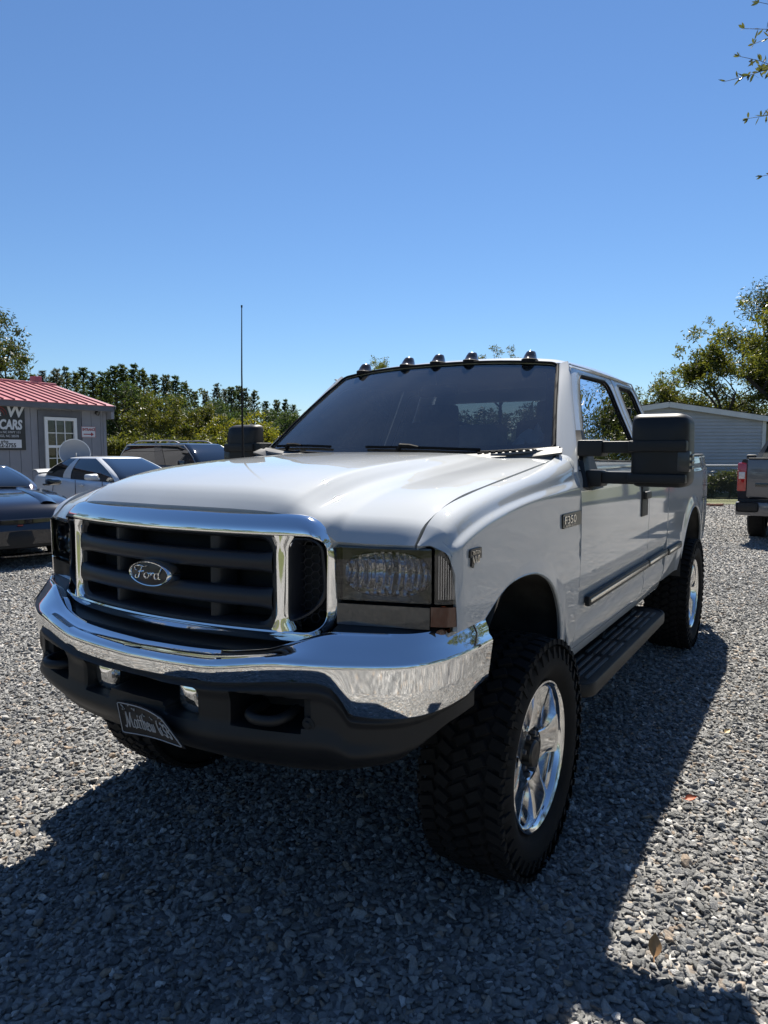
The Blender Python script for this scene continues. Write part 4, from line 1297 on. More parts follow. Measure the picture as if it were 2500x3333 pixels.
def scatter_gravel():
    rng = np.random.default_rng(5)
    C2 = np.array((CAMP.x, CAMP.y)); f2 = np.array((FWD.x, FWD.y)); r2 = np.array((RGT.x, RGT.y))
    pts = []
    def patch(x0, x1, y0, y1, g, cond, s):
        nx, ny = int((x1 - x0) / g), int((y1 - y0) / g)
        X, Y = np.meshgrid(np.linspace(x0, x1, nx), np.linspace(y0, y1, ny))
        P_ = np.stack([X.ravel(), Y.ravel()], 1) + rng.uniform(-.5, .5, (nx * ny, 2)) * g
        k = cond(P_)
        P_ = P_[k]
        pts.append(np.concatenate([P_, np.full((len(P_), 1), s)], 1))
    def polar(P_):
        d = P_ - C2
        return d @ f2, d @ r2
    def wedge(a, b):
        def c(P_):
            z, x = polar(P_)
            return (z >= a) & (z < b) & (np.abs(x) < z * .62 + .7) & (P_[:, 1] < 21)
        return c
    patch(-4, 4.5, -3.2, 5.5, .0200, wedge(.9, 5), .97)
    patch(-9, 5, -2, 9, .0262, wedge(5, 9), .98)
    patch(-15, 6, -2, 15, .037, wedge(9, 14.5), 1.08)
    patch(-22, 7, -2, 21, .062, wedge(14.5, 22), 1.3)
    def near(P_):
        z, x = polar(P_)
        w = (z >= .9) & (np.abs(x) < z * .62 + .7)
        return (~w) & (np.hypot(P_[:, 0] - 1, P_[:, 1] + 1) < 5.5)
    patch(-5, 7, -7, 5, .046, near, 1.35)
    P_ = np.concatenate(pts)
    n = len(P_)
    me = bpy.data.meshes.new('gravel')
    co = np.zeros((n, 3), np.float32)
    co[:, :2] = P_[:, :2]
    size = .0162 * np.exp(rng.normal(0, .30, n)) * P_[:, 2]
    size = np.clip(size, .008, .042)
    co[:, 2] = size * .20 + rng.uniform(-.005, .007, n)
    me.vertices.add(n); me.vertices.foreach_set('co', co.ravel())
    rot = np.stack([rng.normal(0, .30, n), rng.normal(0, .30, n), rng.uniform(0, 6.283, n)], 1).astype(np.float32)
    a = me.attributes.new('rot', 'FLOAT_VECTOR', 'POINT'); a.data.foreach_set('vector', rot.ravel())
    a = me.attributes.new('scl', 'FLOAT', 'POINT'); a.data.foreach_set('value', size.astype(np.float32))
    a = me.attributes.new('kind_index', 'INT', 'POINT'); a.data.foreach_set('value', rng.integers(0, 14, n).astype(np.int32))
    o = link('gravel', me)
    o['kind'] = 'stuff'
    tag(o, 'loose grey crushed stone covering the whole car lot', 'gravel')
    col = make_stones(14)
    ng = bpy.data.node_groups.new('gravel_scatter', 'GeometryNodeTree')
    ng.interface.new_socket('Geometry', in_out='INPUT', socket_type='NodeSocketGeometry')
    ng.interface.new_socket('Geometry', in_out='OUTPUT', socket_type='NodeSocketGeometry')
    N, L = ng.nodes, ng.links
    gi = N.new('NodeGroupInput'); go = N.new('NodeGroupOutput')
    ci = N.new('GeometryNodeCollectionInfo'); ci.inputs['Collection'].default_value = col
    ci.inputs['Separate Children'].default_value = True; ci.inputs['Reset Children'].default_value = True
    iop = N.new('GeometryNodeInstanceOnPoints'); iop.inputs['Pick Instance'].default_value = True
    def attr(nm, ty):
        q = N.new('GeometryNodeInputNamedAttribute'); q.data_type = ty; q.inputs['Name'].default_value = nm; return q
    a1, a2, a3 = attr('rot', 'FLOAT_VECTOR'), attr('scl', 'FLOAT'), attr('kind_index', 'INT')
    L.new(gi.outputs[0], iop.inputs['Points']); L.new(ci.outputs[0], iop.inputs['Instance'])
    L.new(a3.outputs['Attribute'], iop.inputs['Instance Index'])
    L.new(a1.outputs['Attribute'], iop.inputs['Rotation']); L.new(a2.outputs['Attribute'], iop.inputs['Scale'])
    L.new(iop.outputs[0], go.inputs[0])
    md = o.modifiers.new('scatter', 'NODES'); md.node_group = ng
    return n
scatter_gravel()

# ---- fallen leaves, weed --------------------------------------------------
def fallen_leaf(loc, rz, L_, col, label, tilt=.5):
    m_ = MB()
    rows = []
    for t in np.linspace(0, 1, 9):
        w = .34 * L_ * math.sin(math.pi * min(t * 1.05, 1)) ** .8 * (1 - .3 * t) + .001
        x = (t - .5) * L_
        rows.append([(x, -w, .25 * w + .12 * L_ * t * t), (x, -w * .5, .06 * w + .12 * L_ * t * t), (x, 0, .12 * L_ * t * t - .002), (x, w * .5, .08 * w + .12 * L_ * t * t), (x, w, .4 * w + .12 * L_ * t * t)])
    m_.grid(rows)
    m_.tube([(-.5 * L_, 0, 0), (-.75 * L_, .02 * L_, .01)], .0012, 4)
    o = m_.build('fallen_leaf', pbr('dry_leaf', col, .6, var=(30, .3)), smooth=50)
    o.location = loc; o.rotation_euler = (.3, -tilt, rz)
    return tag(o, label, 'leaf')
fallen_leaf((1.478, -.27, .036), R(100), .07, (.36, .19, .07), 'tan dry leaf standing curled on the sunlit gravel beside the truck shadow', .7)
fallen_leaf((1.422, .815, .032), R(20), .055, (.38, .09, .03), 'small rust red leaf lying on sunlit gravel to the right of the truck', .2)
fallen_leaf((1.47, 1.75, .030), R(60), .045, (.42, .30, .13), 'small pale yellow leaf on the gravel right of the rear wheel', .2)
wd = MB(); rnd = random.Random(3)
for k in range(46):
    a = rnd.uniform(0, 6.28); l = rnd.uniform(.05, .12); e = rnd.uniform(.25, 1.1)
    p0 = Vector((rnd.uniform(-.02, .02), rnd.uniform(-.02, .02), 0))
    d = Vector((math.cos(a) * math.cos(e), math.sin(a) * math.cos(e), math.sin(e)))
    s = Vector((-math.sin(a), math.cos(a), 0)) * .0022
    p1, p2 = p0 + d * l * .55, p0 + d * l + Vector((0, 0, -.35 * l * (1 - e / 1.6)))
    wd.add([p0 - s, p0 + s, p1 + s, p1 - s, p2], [(0, 1, 2, 3), (3, 2, 4)])
w_ = wd.build('weed_tuft', leaf_mat('weed_blade', (.05, .07, .02), (.16, .14, .06), .3))
w_.location = (.395, -1.405, .006)
q_ = None
tag(w_, 'small tuft of grass growing out of the shaded gravel in front of the bumper', 'weed')

# ---- fence and lawn strip -------------------------------------------------
s0_, s1_ = at(1180, 20.9) - fd_ * 30, at(1850, 20.9) + fd_ * 14
nrm = Vector((-fd_.y, fd_.x, 0))
sheet('lawn', [(s0_.x, s0_.y), (s1_.x, s1_.y), (s1_.x + nrm.x * 14, s1_.y + nrm.y * 14), (s0_.x + nrm.x * 14, s0_.y + nrm.y * 14)], .006, M['lawn'])
M['galv'] = pbr('galvanised_steel', (.42, .43, .44), .4, .8)
M['wire'] = pbr('fence_wire', (.09, .095, .10), .5, .6)
f0 = at(1330, 22.9) - fd_ * 4; flen = 16.0
fence = thing('chain_link_fence', 'low chain link fence with a pale top rail in front of the siding house', 'fence', f0, math.atan2(fd_.y, fd_.x))
FH = 1.13
MB().tube([(0, 0, FH), (flen, 0, FH)], .024, 8).build('top_rail', M['galv'], fence, smooth=60)
for k in range(8):
    MB().tube([(k * flen / 7, .03, 0), (k * flen / 7, .03, FH + .05)], .03, 8).build('fence_post', M['galv'], fence, smooth=60)
wm = MB(); cell = .075
nx = int(flen / cell)
for k in range(-int(FH / cell) - 1, nx + 1):
    for sgn in (1, -1):
        x0 = k * cell if sgn > 0 else k * cell + FH
        a, b = max(0, -x0) if sgn > 0 else max(0, x0 - flen), FH
        if sgn > 0: b = min(b, flen - x0)
        else: b = min(b, x0)
        if b <= a: continue
        p0 = (x0 + sgn * a, 0, a + .02); p1 = (x0 + sgn * b, 0, b)
        dx = .0042
        wm.add([(p0[0] - dx, 0, p0[2]), (p0[0] + dx, 0, p0[2]), (p1[0] + dx, 0, p1[2]), (p1[0] - dx, 0, p1[2]), (p0[0], .006, p0[2]), (p1[0], .006, p1[2])], [(0, 1, 2, 3), (0, 3, 5, 4), (1, 4, 5, 2)])
wo = wm.build('wire_mesh', M['wire'], fence); wo['kind'] = 'stuff'

# ---- foliage builders -----------------------------------------------------
def leaf_cloud(m_, clumps, n, size, rng, flat=.6, droop=0.0, shell=.5):
    cs = np.array([c for c, r in clumps], float); rs = np.array([r for c, r in clumps], float)
    w = rs ** 2; w /= w.sum()
    idx = rng.choice(len(cs), n, p=w)
    d = rng.normal(size=(n, 3)); d /= np.linalg.norm(d, axis=1)[:, None]
    rad = (shell + (1 - shell) * rng.random(n)) ** .8 * rng.random(n) ** .25
    d[:, 2] *= .8
    P_ = cs[idx] + d * (rs[idx] * rad)[:, None]
    a = rng.normal(size=(n, 3)); a[:, 2] -= droop; a /= np.linalg.norm(a, axis=1)[:, None]
    b = rng.normal(size=(n, 3)); b -= a * (a * b).sum(1)[:, None]; b /= np.linalg.norm(b, axis=1)[:, None]
    s = size * rng.uniform(.6, 1.35, n)[:, None]
    V = np.stack([P_ - a * s, P_ - b * s * flat * .5 + a * s * .1, P_ + a * s, P_ + b * s * flat * .5 + a * s * .1], 1).reshape(-1, 3)
    o = len(m_.v)
    m_.v += [tuple(q) for q in V.tolist()]
    m_.f += [(o + 4 * i, o + 4 * i + 1, o + 4 * i + 2, o + 4 * i + 3) for i in range(n)]
    m_.mi += [m_.cur] * n

def limbs(m_, start, direction, length, r, depth, rnd, ends, up=.25, spread=.7, kink=.18):
    P_ = [Vector(start)]; d = Vector(direction).normalized()
    nseg = 4
    for i in range(nseg):
        d = (d + Vector((rnd.gauss(0, kink), rnd.gauss(0, kink), rnd.gauss(0, kink) + up * .25))).normalized()
        P_.append(P_[-1] + d * (length / nseg))
    rs = [r * (1 - .45 * i / nseg) for i in range(nseg + 1)]
    m_.tube([p[:] for p in P_], rs, 6 if depth > 1 else 5)
    if depth == 0:
        ends.append(P_[-1]); ends.append(P_[-2]); return
    nb = rnd.choice((2, 3, 3))
    for k in range(nb):
        t = rnd.choice((2, 3, 4)) if k else 4
        ax = Vector((rnd.gauss(0, 1), rnd.gauss(0, 1), rnd.gauss(0, .5))).normalized()
        nd = (d + ax * spread).normalized()
        limbs(m_, P_[t], nd, length * rnd.uniform(.6, .8), rs[t] * .68, depth - 1, rnd, ends, up, spread, kink)

M['bark'] = pbr('bark', (.055, .045, .035), .9, var=(12, .4), bump=(18, .6, .03))
M['pine_bark'] = pbr('pine_bark', (.06, .04, .028), .9, var=(6, .4))
M['pine_needles'] = leaf_mat('pine_needles', (.022, .042, .018), (.055, .080, .034), .38, .6)
M['pine_needles_warm'] = leaf_mat('pine_needles_warm', (.034, .052, .020), (.080, .095, .036), .40, .6)
M['leaf_olive'] = leaf_mat('olive_leaf', (.040, .060, .014), (.095, .090, .022), .42)
M['leaf_yellow'] = leaf_mat('yellow_green_leaf', (.085, .105, .016), (.16, .15, .025), .5)
M['leaf_dark'] = leaf_mat('dark_leaf', (.022, .036, .012), (.06, .07, .022), .35)
M['leaf_mid'] = leaf_mat('mid_leaf', (.040, .058, .014), (.12, .125, .028), .45)
M['leaf_oak'] = leaf_mat('oak_leaf', (.045, .055, .025), (.085, .09, .040), .35, .25)

def broad_tree(label, pos, h, cr, z0, seed, mat, nleaf, size, tr=.12, trunk_h=None, spread=.8, depth=3, name='broadleaf_tree', cat='tree', group=None, fit=True, rz=0, clump=.28, shell=.4):
    """crown of radius cr between z0 and h above the ground"""
    rnd = random.Random(seed); rng = np.random.default_rng(seed)
    t = thing(name, label, cat, pos, rz, group)
    tm = MB(); ends = []
    th_ = trunk_h if trunk_h else max(z0 * .9, h * .25)
    tm.tube([(0, 0, -.05), (.03, .02, th_ * .5), (0, 0, th_)], [tr * 1.3, tr, tr * .9], 8)
    for k in range(4):
        a = k * 1.57 + rnd.uniform(-.5, .5)
        limbs(tm, (0, 0, th_ * rnd.uniform(.8, 1.0)), (math.cos(a) * .7, math.sin(a) * .7, 1), (h - th_) * .36, tr * .6, depth - 1, rnd, ends, spread=spread)
    # fit the crown
    E_ = np.array([e[:] for e in ends])
    zc = (h + z0) / 2
    cl = []
    for e in E_:
        x, y, z = e
        rr = math.hypot(x, y)
        if rr > cr * .85: x, y = x * cr * .85 / rr, y * cr * .85 / rr
        z = min(max(z, z0 + .1 * (h - z0)), h - clump * cr * .8)
        cl.append(((x, y, z), cr * clump * rnd.uniform(.6, 1.25)))
    for k in range(int(len(cl) * .35)):
        a = rnd.uniform(0, 6.28); q = rnd.random() ** .5
        zz = rnd.uniform(z0 + .1 * (h - z0), h - .15 * (h - z0))
        env = math.sqrt(max(.08, 1 - ((zz - zc) / ((h - z0) / 2)) ** 2))
        cl.append(((cr * q * env * .85 * math.cos(a), cr * q * env * .85 * math.sin(a), zz), cr * clump * rnd.uniform(.5, 1.0)))
    tm.build('trunk', M['bark'], t, smooth=60)
    lm = MB(); leaf_cloud(lm, cl, nleaf, size, rng, shell=shell)
    lm.build('crown', M[mat], t)
    return t

def pine_mesh(seed, h, mat):
    rnd = random.Random(seed)
    tm = MB().tube([(0, 0, -.1), (.05, .03, h * .5), (0, 0, h * .96)], [.17, .12, .03], 7)
    lm = MB()
    z = h * .22
    while z < h * .98:
        t = (z - h * .22) / (h * .78)
        L_ = (2.3 * (1 - t) ** .8 + .16) * rnd.uniform(.55, 1.2)
        nb = rnd.choice((4, 5, 6))
        a0 = rnd.uniform(0, 6.28)
        for k in range(nb):
            a = a0 + k * 6.283 / nb + rnd.uniform(-.3, .3)
            l = L_ * rnd.uniform(.55, 1.1)
            e = rnd.uniform(.05, .45) + .35 * t
            tip = Vector((math.cos(a) * l * math.cos(e), math.sin(a) * l * math.cos(e), z + l * math.sin(e)))
            base = Vector((0, 0, z))
            tm.tube([base[:], tip[:]], [.03, .012], 4, caps=False)
            for q in range(4):
                c = base.lerp(tip, .45 + .19 * q) + Vector((rnd.gauss(0, .1), rnd.gauss(0, .1), rnd.gauss(.05, .08)))
                for j in range(9):
                    d = Vector((rnd.gauss(0, 1), rnd.gauss(0, 1), rnd.gauss(.5, .9))).normalized()
                    s = d.orthogonal().normalized() * .042
                    ll = rnd.uniform(.18, .36) * (1 - .35 * t)
                    lm.add([c - s, c + s, c + d * ll + s * .4, c + d * ll - s * .4], [(0, 1, 2, 3)])
        z += rnd.uniform(.30, .55) * (1.15 - .4 * t)
    return tm, lm

# ---- pine forest beyond the lot ------------------------------------------
pines = []
for i, mt in enumerate(('pine_needles', 'pine_needles_warm', 'pine_needles', 'pine_needles_warm')):
    tm, lm = pine_mesh(20 + i, 10.0, mt)
    pines.append((tm, lm, mt))
proto = []
spots = [(8, 818, 64), (34, 808, 66), (60, 798, 70), (80, 797, 66), (101, 801, 72), (131, 790, 68), (152, 790, 70), (172, 803, 66), (188, 806, 74), (208, 797, 68), (226, 808, 70), (240, 806, 74), (256, 800, 68), (272, 791, 66), (296, 798, 70), (316, 799, 66), (340, 801, 72), (364, 803, 66), (384, 812, 72), (404, 834, 78), (424, 846, 82), (448, 838, 80), (472, 830, 78), (490, 836, 84), (504, 827, 78), (520, 834, 82), (533, 842, 78), (552, 846, 80), (576, 862, 86), (600, 860, 84), (618, 868, 88), (636, 872, 90), (20, 826, 80), (118, 812, 82), (280, 815, 82)]
rnd = random.Random(77)
PL_ = ['dark pine tree in the forest row beyond the grey office and parked cars']
for i, (px, py, d) in enumerate(spots):
    k = i % 4
    hh = zat(py, d) * rnd.uniform(.94, 1.05)
    pos = at(px, d)
    if i < 4:
        t = thing('pine_tree', PL_[0], 'tree', pos, 0, 'pines of the forest edge')
        tm, lm, mt = pines[k]
        tm.build('trunk', M['pine_bark'], t, smooth=60); lm.build('crown', M[mt], t)
        proto.append(t)
    else:
        t = copy_tree(proto[k]); t.location = pos
    s = hh / 10.0
    t.scale = (s * rnd.uniform(.95, 1.25), s * rnd.uniform(.95, 1.25), s)
    t.rotation_euler = (0, 0, rnd.uniform(0, 6.28))
    t['label'] = PL_[0]; t['category'] = 'tree'; t['group'] = 'pines of the forest edge'

# undergrowth under the pines reads as one dark mass
rng = np.random.default_rng(9); rnd = random.Random(9)
um = MB(); cl = []
for k in range(260):
    px = rnd.uniform(-60, 700); d = rnd.uniform(62, 84)
    p = at(px, d)
    cl.append(((p.x, p.y, rnd.uniform(.3, 7.4 if px < 400 else 5.6)), rnd.uniform(.7, 1.7)))
leaf_cloud(um, cl, 64000, .24, rng, flat=.4)
uo = um.build('forest_undergrowth', M['pine_needles']); uo['kind'] = 'stuff'
tag(uo, 'dark undergrowth filling the forest edge below the pines', 'undergrowth')

# the same wood carries on behind the truck
rng = np.random.default_rng(19); rnd = random.Random(19)
um = MB(); cl = []
for k in range(230):
    p = at(rnd.uniform(660, 1440), rnd.uniform(72, 92))
    cl.append(((p.x, p.y, rnd.uniform(.3, 5.8)), rnd.uniform(1.0, 2.2)))
leaf_cloud(um, cl, 26000, .34, rng, flat=.5)
uo = um.build('distant_wood', M['leaf_dark']); uo['kind'] = 'stuff'
tag(uo, 'distant wood behind the white truck, mostly hidden by its cab', 'wood')

# ---- nearer broadleaf trees and brush on the left -------------------------
bl = [
 (336, 812, 33, 1.35, 'leaf_olive', 5200, 'tall olive green tree with ragged top right of the office roof'),
 (380, 830, 32, 1.1, 'leaf_olive', 3600, 'olive tree with sunlit edges just right of the tallest olive tree'),
 (436, 814, 34, .75, 'leaf_olive', 2600, 'slender upright olive tree with a pointed top left of the truck antenna'),
 (484, 872, 31, 1.0, 'leaf_yellow', 3400, 'bright yellow green tree directly left of the truck antenna'),
 (545, 868, 32, 1.15, 'leaf_yellow', 3800, 'bright yellow green tree above the passenger side mirror'),
 (585, 905, 30, .8, 'leaf_yellow', 2200, 'low yellow green tree tucked beside the windshield edge'),
]
for i, (px, py, d, cr, mt, n, lb) in enumerate(bl):
    broad_tree(lb, at(px, d), zat(py, d), cr, .5, 40 + i, mt, n, .085, tr=.06, trunk_h=.9, clump=.34, group='broadleaf trees behind the dark suv')
br_ = [(236, 918, 27, 1.0, 'brush heap with yellowed leaves against the office corner'), (272, 898, 27.5, 1.0, 'viny brush with yellow leaves behind the rear of the dark suv'), (312, 915, 27, .9, 'low brush behind the roof rails of the dark suv'), (352, 905, 27.5, 1.0, 'dark green brush under the tallest olive tree'), (405, 915, 27, 1.0, 'brush with yellow leaf tips above the windshield of the dark suv'), (455, 912, 28, 1.0, 'brush left of the truck antenna base'), (510, 930, 27, .9, 'low brush behind the passenger side mirror')]
for i, (px, py, d, cr, lb) in enumerate(br_):
    broad_tree(lb, at(px, d), zat(py, d), cr, .1, 60 + i, 'leaf_mid' if i % 2 else 'leaf_olive', 2600, .075, tr=.035, trunk_h=.5, name='shrub', cat='shrub', clump=.36, group='brush behind the dark suv')
# tree at the far left above the office
broad_tree('leafy tree with hanging twigs rising above the left end of the pink roof', at(-28, 25), zat(630, 25), 2.5, 3.0, 83, 'leaf_dark', 12000, .085, tr=.16, clump=.26, shell=.2)
# tree tops seen over the cab roof
broad_tree('feathery tree top showing above the left part of the cab roof', at(824, 40), zat(752, 40), 1.05, 5.0, 84, 'leaf_mid', 2600, .075, tr=.10, clump=.30)
broad_tree('denser olive tree top showing above the middle of the cab roof', at(1078, 40), zat(735, 40), 1.35, 5.2, 85, 'leaf_olive', 4800, .08, tr=.10, clump=.30)
# right hand trees
broad_tree('tall leafy tree with dark limbs at the right edge behind the house roof', at(1672, 31), zat(600, 31) + .5, 4.0, 3.0, 90, 'leaf_mid', 15000, .105, tr=.20, trunk_h=3.6, clump=.24, shell=.2, spread=.9)
broad_tree('spreading tree left of the tall right edge tree with sky between limbs', at(1556, 33), zat(680, 33) + .3, 2.6, 3.2, 91, 'leaf_mid', 8200, .10, tr=.13, trunk_h=3.3, clump=.25, shell=.2, spread=.9)
broad_tree('thin pale tree above the house gable peak', at(1468, 37), zat(765, 37), 2.2, 2.6, 92, 'leaf_mid', 3600, .085, tr=.08, clump=.28, shell=.1, spread=1.0)
broad_tree('rounded tree beside the cab rear edge left of the gable peak', at(1398, 36), zat(790, 36), 1.9, 2.2, 93, 'leaf_olive', 4400, .095, tr=.09, clump=.3)
broad_tree('low dark tree behind the house roof below the spreading tree', at(1600, 36), zat(818, 36), 2.8, 2.0, 94, 'leaf_dark', 5200, .10, tr=.09, clump=.3)
broad_tree('low olive tree behind the house roof ridge', at(1500, 35), zat(820, 35), 2.0, 2.0, 95, 'leaf_olive', 4000, .09, tr=.09, clump=.3)
# hedge bushes behind the fence
for i, (px, py, lb) in enumerate(((1500, 1040, 'low dark shrub behind the chain link fence nearest the pickup bed'), (1538, 1034, 'middle dark shrub behind the chain link fence'), (1576, 1022, 'dark shrub behind the chain link fence next to the silver pickup'), (1630, 1015, 'tall dark shrub behind the fence hidden by the silver pickup'))):
    broad_tree(lb, at(px, 24.2), zat(py, 24.2) + .15, .95, .0, 120 + i, 'leaf_dark', 4800, .055, tr=.03, trunk_h=.3, name='shrub', cat='shrub', clump=.4, group='shrubs behind the chain link fence')

# ---- oak overhanging from the right --------------------------------------
oak = thing('oak_tree', 'small leaved oak with bare twig tips reaching in at the upper right', 'tree', (5.4, 4.6, 0))
def campt(px, py, d):
    """point at photo position (1659 wide) and depth"""
    cp = math.cos(R(-4.93)); sp = math.sin(R(-4.93))
    f = Vector((FWD.x * cp, FWD.y * cp, sp)); u = RGT.cross(f)
    return CAMP + f * d + RGT * ((px - 829.5) / 1518 * d) + u * ((1106 - py) / 1518 * d)
ob = Vector((5.4, 4.6, 0))
tm = MB()
tm.tube([(0, 0, -.1), (.05, .05, 1.6), (-.05, .1, 3.2), (0, 0, 5.0), (.1, 0, 6.6)], [.24, .19, .16, .11, .04], 10)
lm = MB(); rnd = random.Random(31)
def oak_leaf(p, d, size):
    d = d.normalized(); s = d.orthogonal().normalized()
    s.rotate(Matrix.Rotation(rnd.uniform(0, 6.28), 3, d))
    n_ = d.cross(s)
    L_ = size * rnd.uniform(.75, 1.25); w = L_ * .15
    a = [p, p + d * L_ * .3 + s * w * .8 + n_ * .001, p + d * L_ * .65 + s * w, p + d * L_, p + d * L_ * .65 - s * w, p + d * L_ * .3 - s * w * .8]
    lm.add([q[:] for q in a], [(0, 1, 2, 3), (0, 3, 4, 5)])
def twig(P_, n, size, r=.004):
    Q = [Vector(q) for q in spl([tuple(p) for p in P_], 14)]
    tm.tube([q[:] for q in Q], [r * (1.6 - 1.2 * k / 13) for k in range(14)], 5)
    for k in range(n):
        t = 4.2 + (k + rnd.random() * .6) / n * 8.3
        i = min(int(t), 12); p = Q[i].lerp(Q[i + 1], t - i)
        ax = (Q[i + 1] - Q[i]).normalized()
        d = ax * rnd.uniform(.2, 1.0) + Vector((rnd.gauss(0, .6), rnd.gauss(0, .6), rnd.choice((-1, 1)) * rnd.uniform(.3, 1.0)))
        oak_leaf(p, d, size)
    for k in range(5): oak_leaf(Q[-1], (Q[-1] - Q[-2]).normalized() + Vector((rnd.gauss(0, .6), rnd.gauss(0, .6), rnd.gauss(0, .6))), size * .8)
D_ = 4.8
tips = [((1608, 62), (1680, 63), (1740, 55), 14), ((1598, 122), (1640, 131), (1700, 150), 17), ((1566, 176), (1610, 165), (1690, 146), 20), ((1616, 256), (1655, 250), (1720, 238), 15), ((1648, 380), (1690, 372), (1740, 350), 10), ((1628, 95), (1665, 80), (1720, 66), 10), ((1640, 5), (1672, 12), (1730, 20), 9)]
for i, (a, b, c, n) in enumerate(tips):
    dd = D_ + rnd.uniform(-.25, .3)
    A, B, C_ = campt(*a, dd), campt(*b, dd), campt(*c, dd + .1)
    K = Vector((5.4, 4.6, 3.2 + i * .25)) 
    W_ = [q - ob for q in (C_.lerp(K, .35), C_, B, A)]
    twig(W_, n * 4 + 22, .056)
    tm.tube([(K - ob)[:], (C_.lerp(K, .5) - ob)[:], W_[0][:]], [.035, .016, .007], 6)
clo = []
rn2 = random.Random(5)
for k in range(60):
    a = rn2.uniform(0, 6.28); q = rn2.random() ** .5 * 1.9
    c = Vector((q * math.cos(a) + .5, q * math.sin(a) + .2, rn2.uniform(2.6, 7.2)))
    clo.append((c[:], rn2.uniform(.3, .6)))
    if k % 3 == 0: tm.tube([(0, 0, c.z - .6), c[:]], [.03, .01], 5, caps=False)
leaf_cloud(lm, clo, 9000, .036, np.random.default_rng(6), flat=.45)
tm.build('trunk', M['bark'], oak, smooth=60)
lm.build('crown', M['leaf_oak'], oak)

# ---- woods behind and beside the photographer ----------------------------
rng = np.random.default_rng(14); rnd = random.Random(14)
wm_ = MB(); cl = []
for k in range(330):
    t = rnd.random()
    a = R(-175 + 235 * t)                      # behind, then round to the right
    d = rnd.uniform(30, 37) if t < .62 else rnd.uniform(14, 19)
    cl.append(((1 + d * math.cos(a), d * math.sin(a) - 1, rnd.uniform(.5, 6.2 if t < .62 else 9.0)), rnd.uniform(.9, 1.9)))
leaf_cloud(wm_, cl, 48000, .22, rng)
wo_ = wm_.build('far_wood', M['leaf_mid']); wo_['kind'] = 'stuff'
tag(wo_, 'leafy wood round the far side of the lot, seen in the chrome', 'wood')

# trees further right, out of the frame but mirrored in the cab side
broad_tree('tree right of the silver pickup beyond the fence', at(1800, 32), 12.5, 4.4, 1.0, 96, 'leaf_dark', 45000, .085, tr=.15, clump=.3)
broad_tree('tree far right beyond the fence', at(2000, 31), 13.0, 4.6, .8, 97, 'leaf_dark', 45000, .085, tr=.15, clump=.3)
broad_tree('tall tree furthest right beyond the fence', at(2240, 29), 12.5, 4.2, .8, 98, 'leaf_dark', 30000, .10, tr=.15, clump=.3)

# ================================================================== OFFICE
XB = -16.1                                   # front wall plane, faces +x
Y0, Y1 = -2.2, 10.80
M['office_wall'] = pbr('grey_painted_siding', (.24, .245, .27), .75, var=(1.2, .12))
M['office_trim'] = pbr('dark_grey_trim', (.115, .12, .135), .7, var=(3, .15))
M['white_trim'] = pbr('white_vinyl', (.72, .72, .71), .45)
M['pink_roof'] = pbr('faded_red_metal', (.38, .115, .125), .45, .0, var=(.8, .15), coat=.1)
M['pink_rib'] = pbr('faded_red_metal_rib', (.26, .055, .062), .45, var=(2, .1))
M['dark_glass'] = pbr('dark_window_pane', (.012, .014, .016), .03, coat=1.0, spec=.7)
M['room_dark'] = pbr('dark_room', (.02, .02, .022), .9)
office = thing('office_building', 'grey sales office with faded red metal roof and a white framed window', 'building', (XB, 0, 0))
YW0, YW1, ZW0, ZW1 = 8.83, 9.80, 1.02, 2.52
WH = 2.93
bw = .305
k = 0
y = Y0
protoB = {}
while y < Y1 - .01:
    w = min(bw, Y1 - y)
    spans = [(.15, WH)]
    if y + w > YW0 and y < YW1: spans = [(.15, ZW0 - .02), (ZW1 + .02, WH)]
    for a, b in spans:
        key = (round(w, 3), round(a, 2), round(b, 2))
        if key not in protoB:
            mb = MB().box((-.02, w / 2, (a + b) / 2), (.03, w - .012, b - a))
            o = mb.build('wall_board', M['office_wall'], office); protoB[key] = o
        else:
            o = protoB[key].copy(); COL.objects.link(o)
        o.location = (0, y, 0)
    y += w
MB().box((-.10, (Y0 + YW0) / 2, 1.5), (.10, YW0 - Y0, 2.8)).box((-.10, (YW1 + Y1) / 2, 1.5), (.10, Y1 - YW1, 2.8)).box((-.10, (YW0 + YW1) / 2, (.1 + ZW0) / 2), (.10, YW1 - YW0, ZW0 - .1)).box((-.10, (YW0 + YW1) / 2, (ZW1 + WH) / 2), (.10, YW1 - YW0, WH - ZW1)) \
    .box((-2.6, Y1 - .05, 1.5), (4.9, .1, 2.8)).box((-2.6, Y0 + .05, 1.5), (4.9, .1, 2.8)).box((-5.1, (Y0 + Y1) / 2, 1.5), (.1, Y1 - Y0, 2.8)).box((-2.6, (Y0 + Y1) / 2, .08), (5.0, Y1 - Y0, .1)).build('wall', M['office_wall'], office)
# end gable
MB().prism([(0, WH - .1), (-2.55, 3.60), (-5.1, WH - .1)], lambda p: (p[0], Y1 + .0, p[1]), lambda p: (p[0], Y1 - .1, p[1])).build('gable_wall', M['office_wall'], office)
MB().box((.004, Y1 - .06, 1.5), (.022, .10, 2.7)).build('corner_board', M['office_wall'], office)
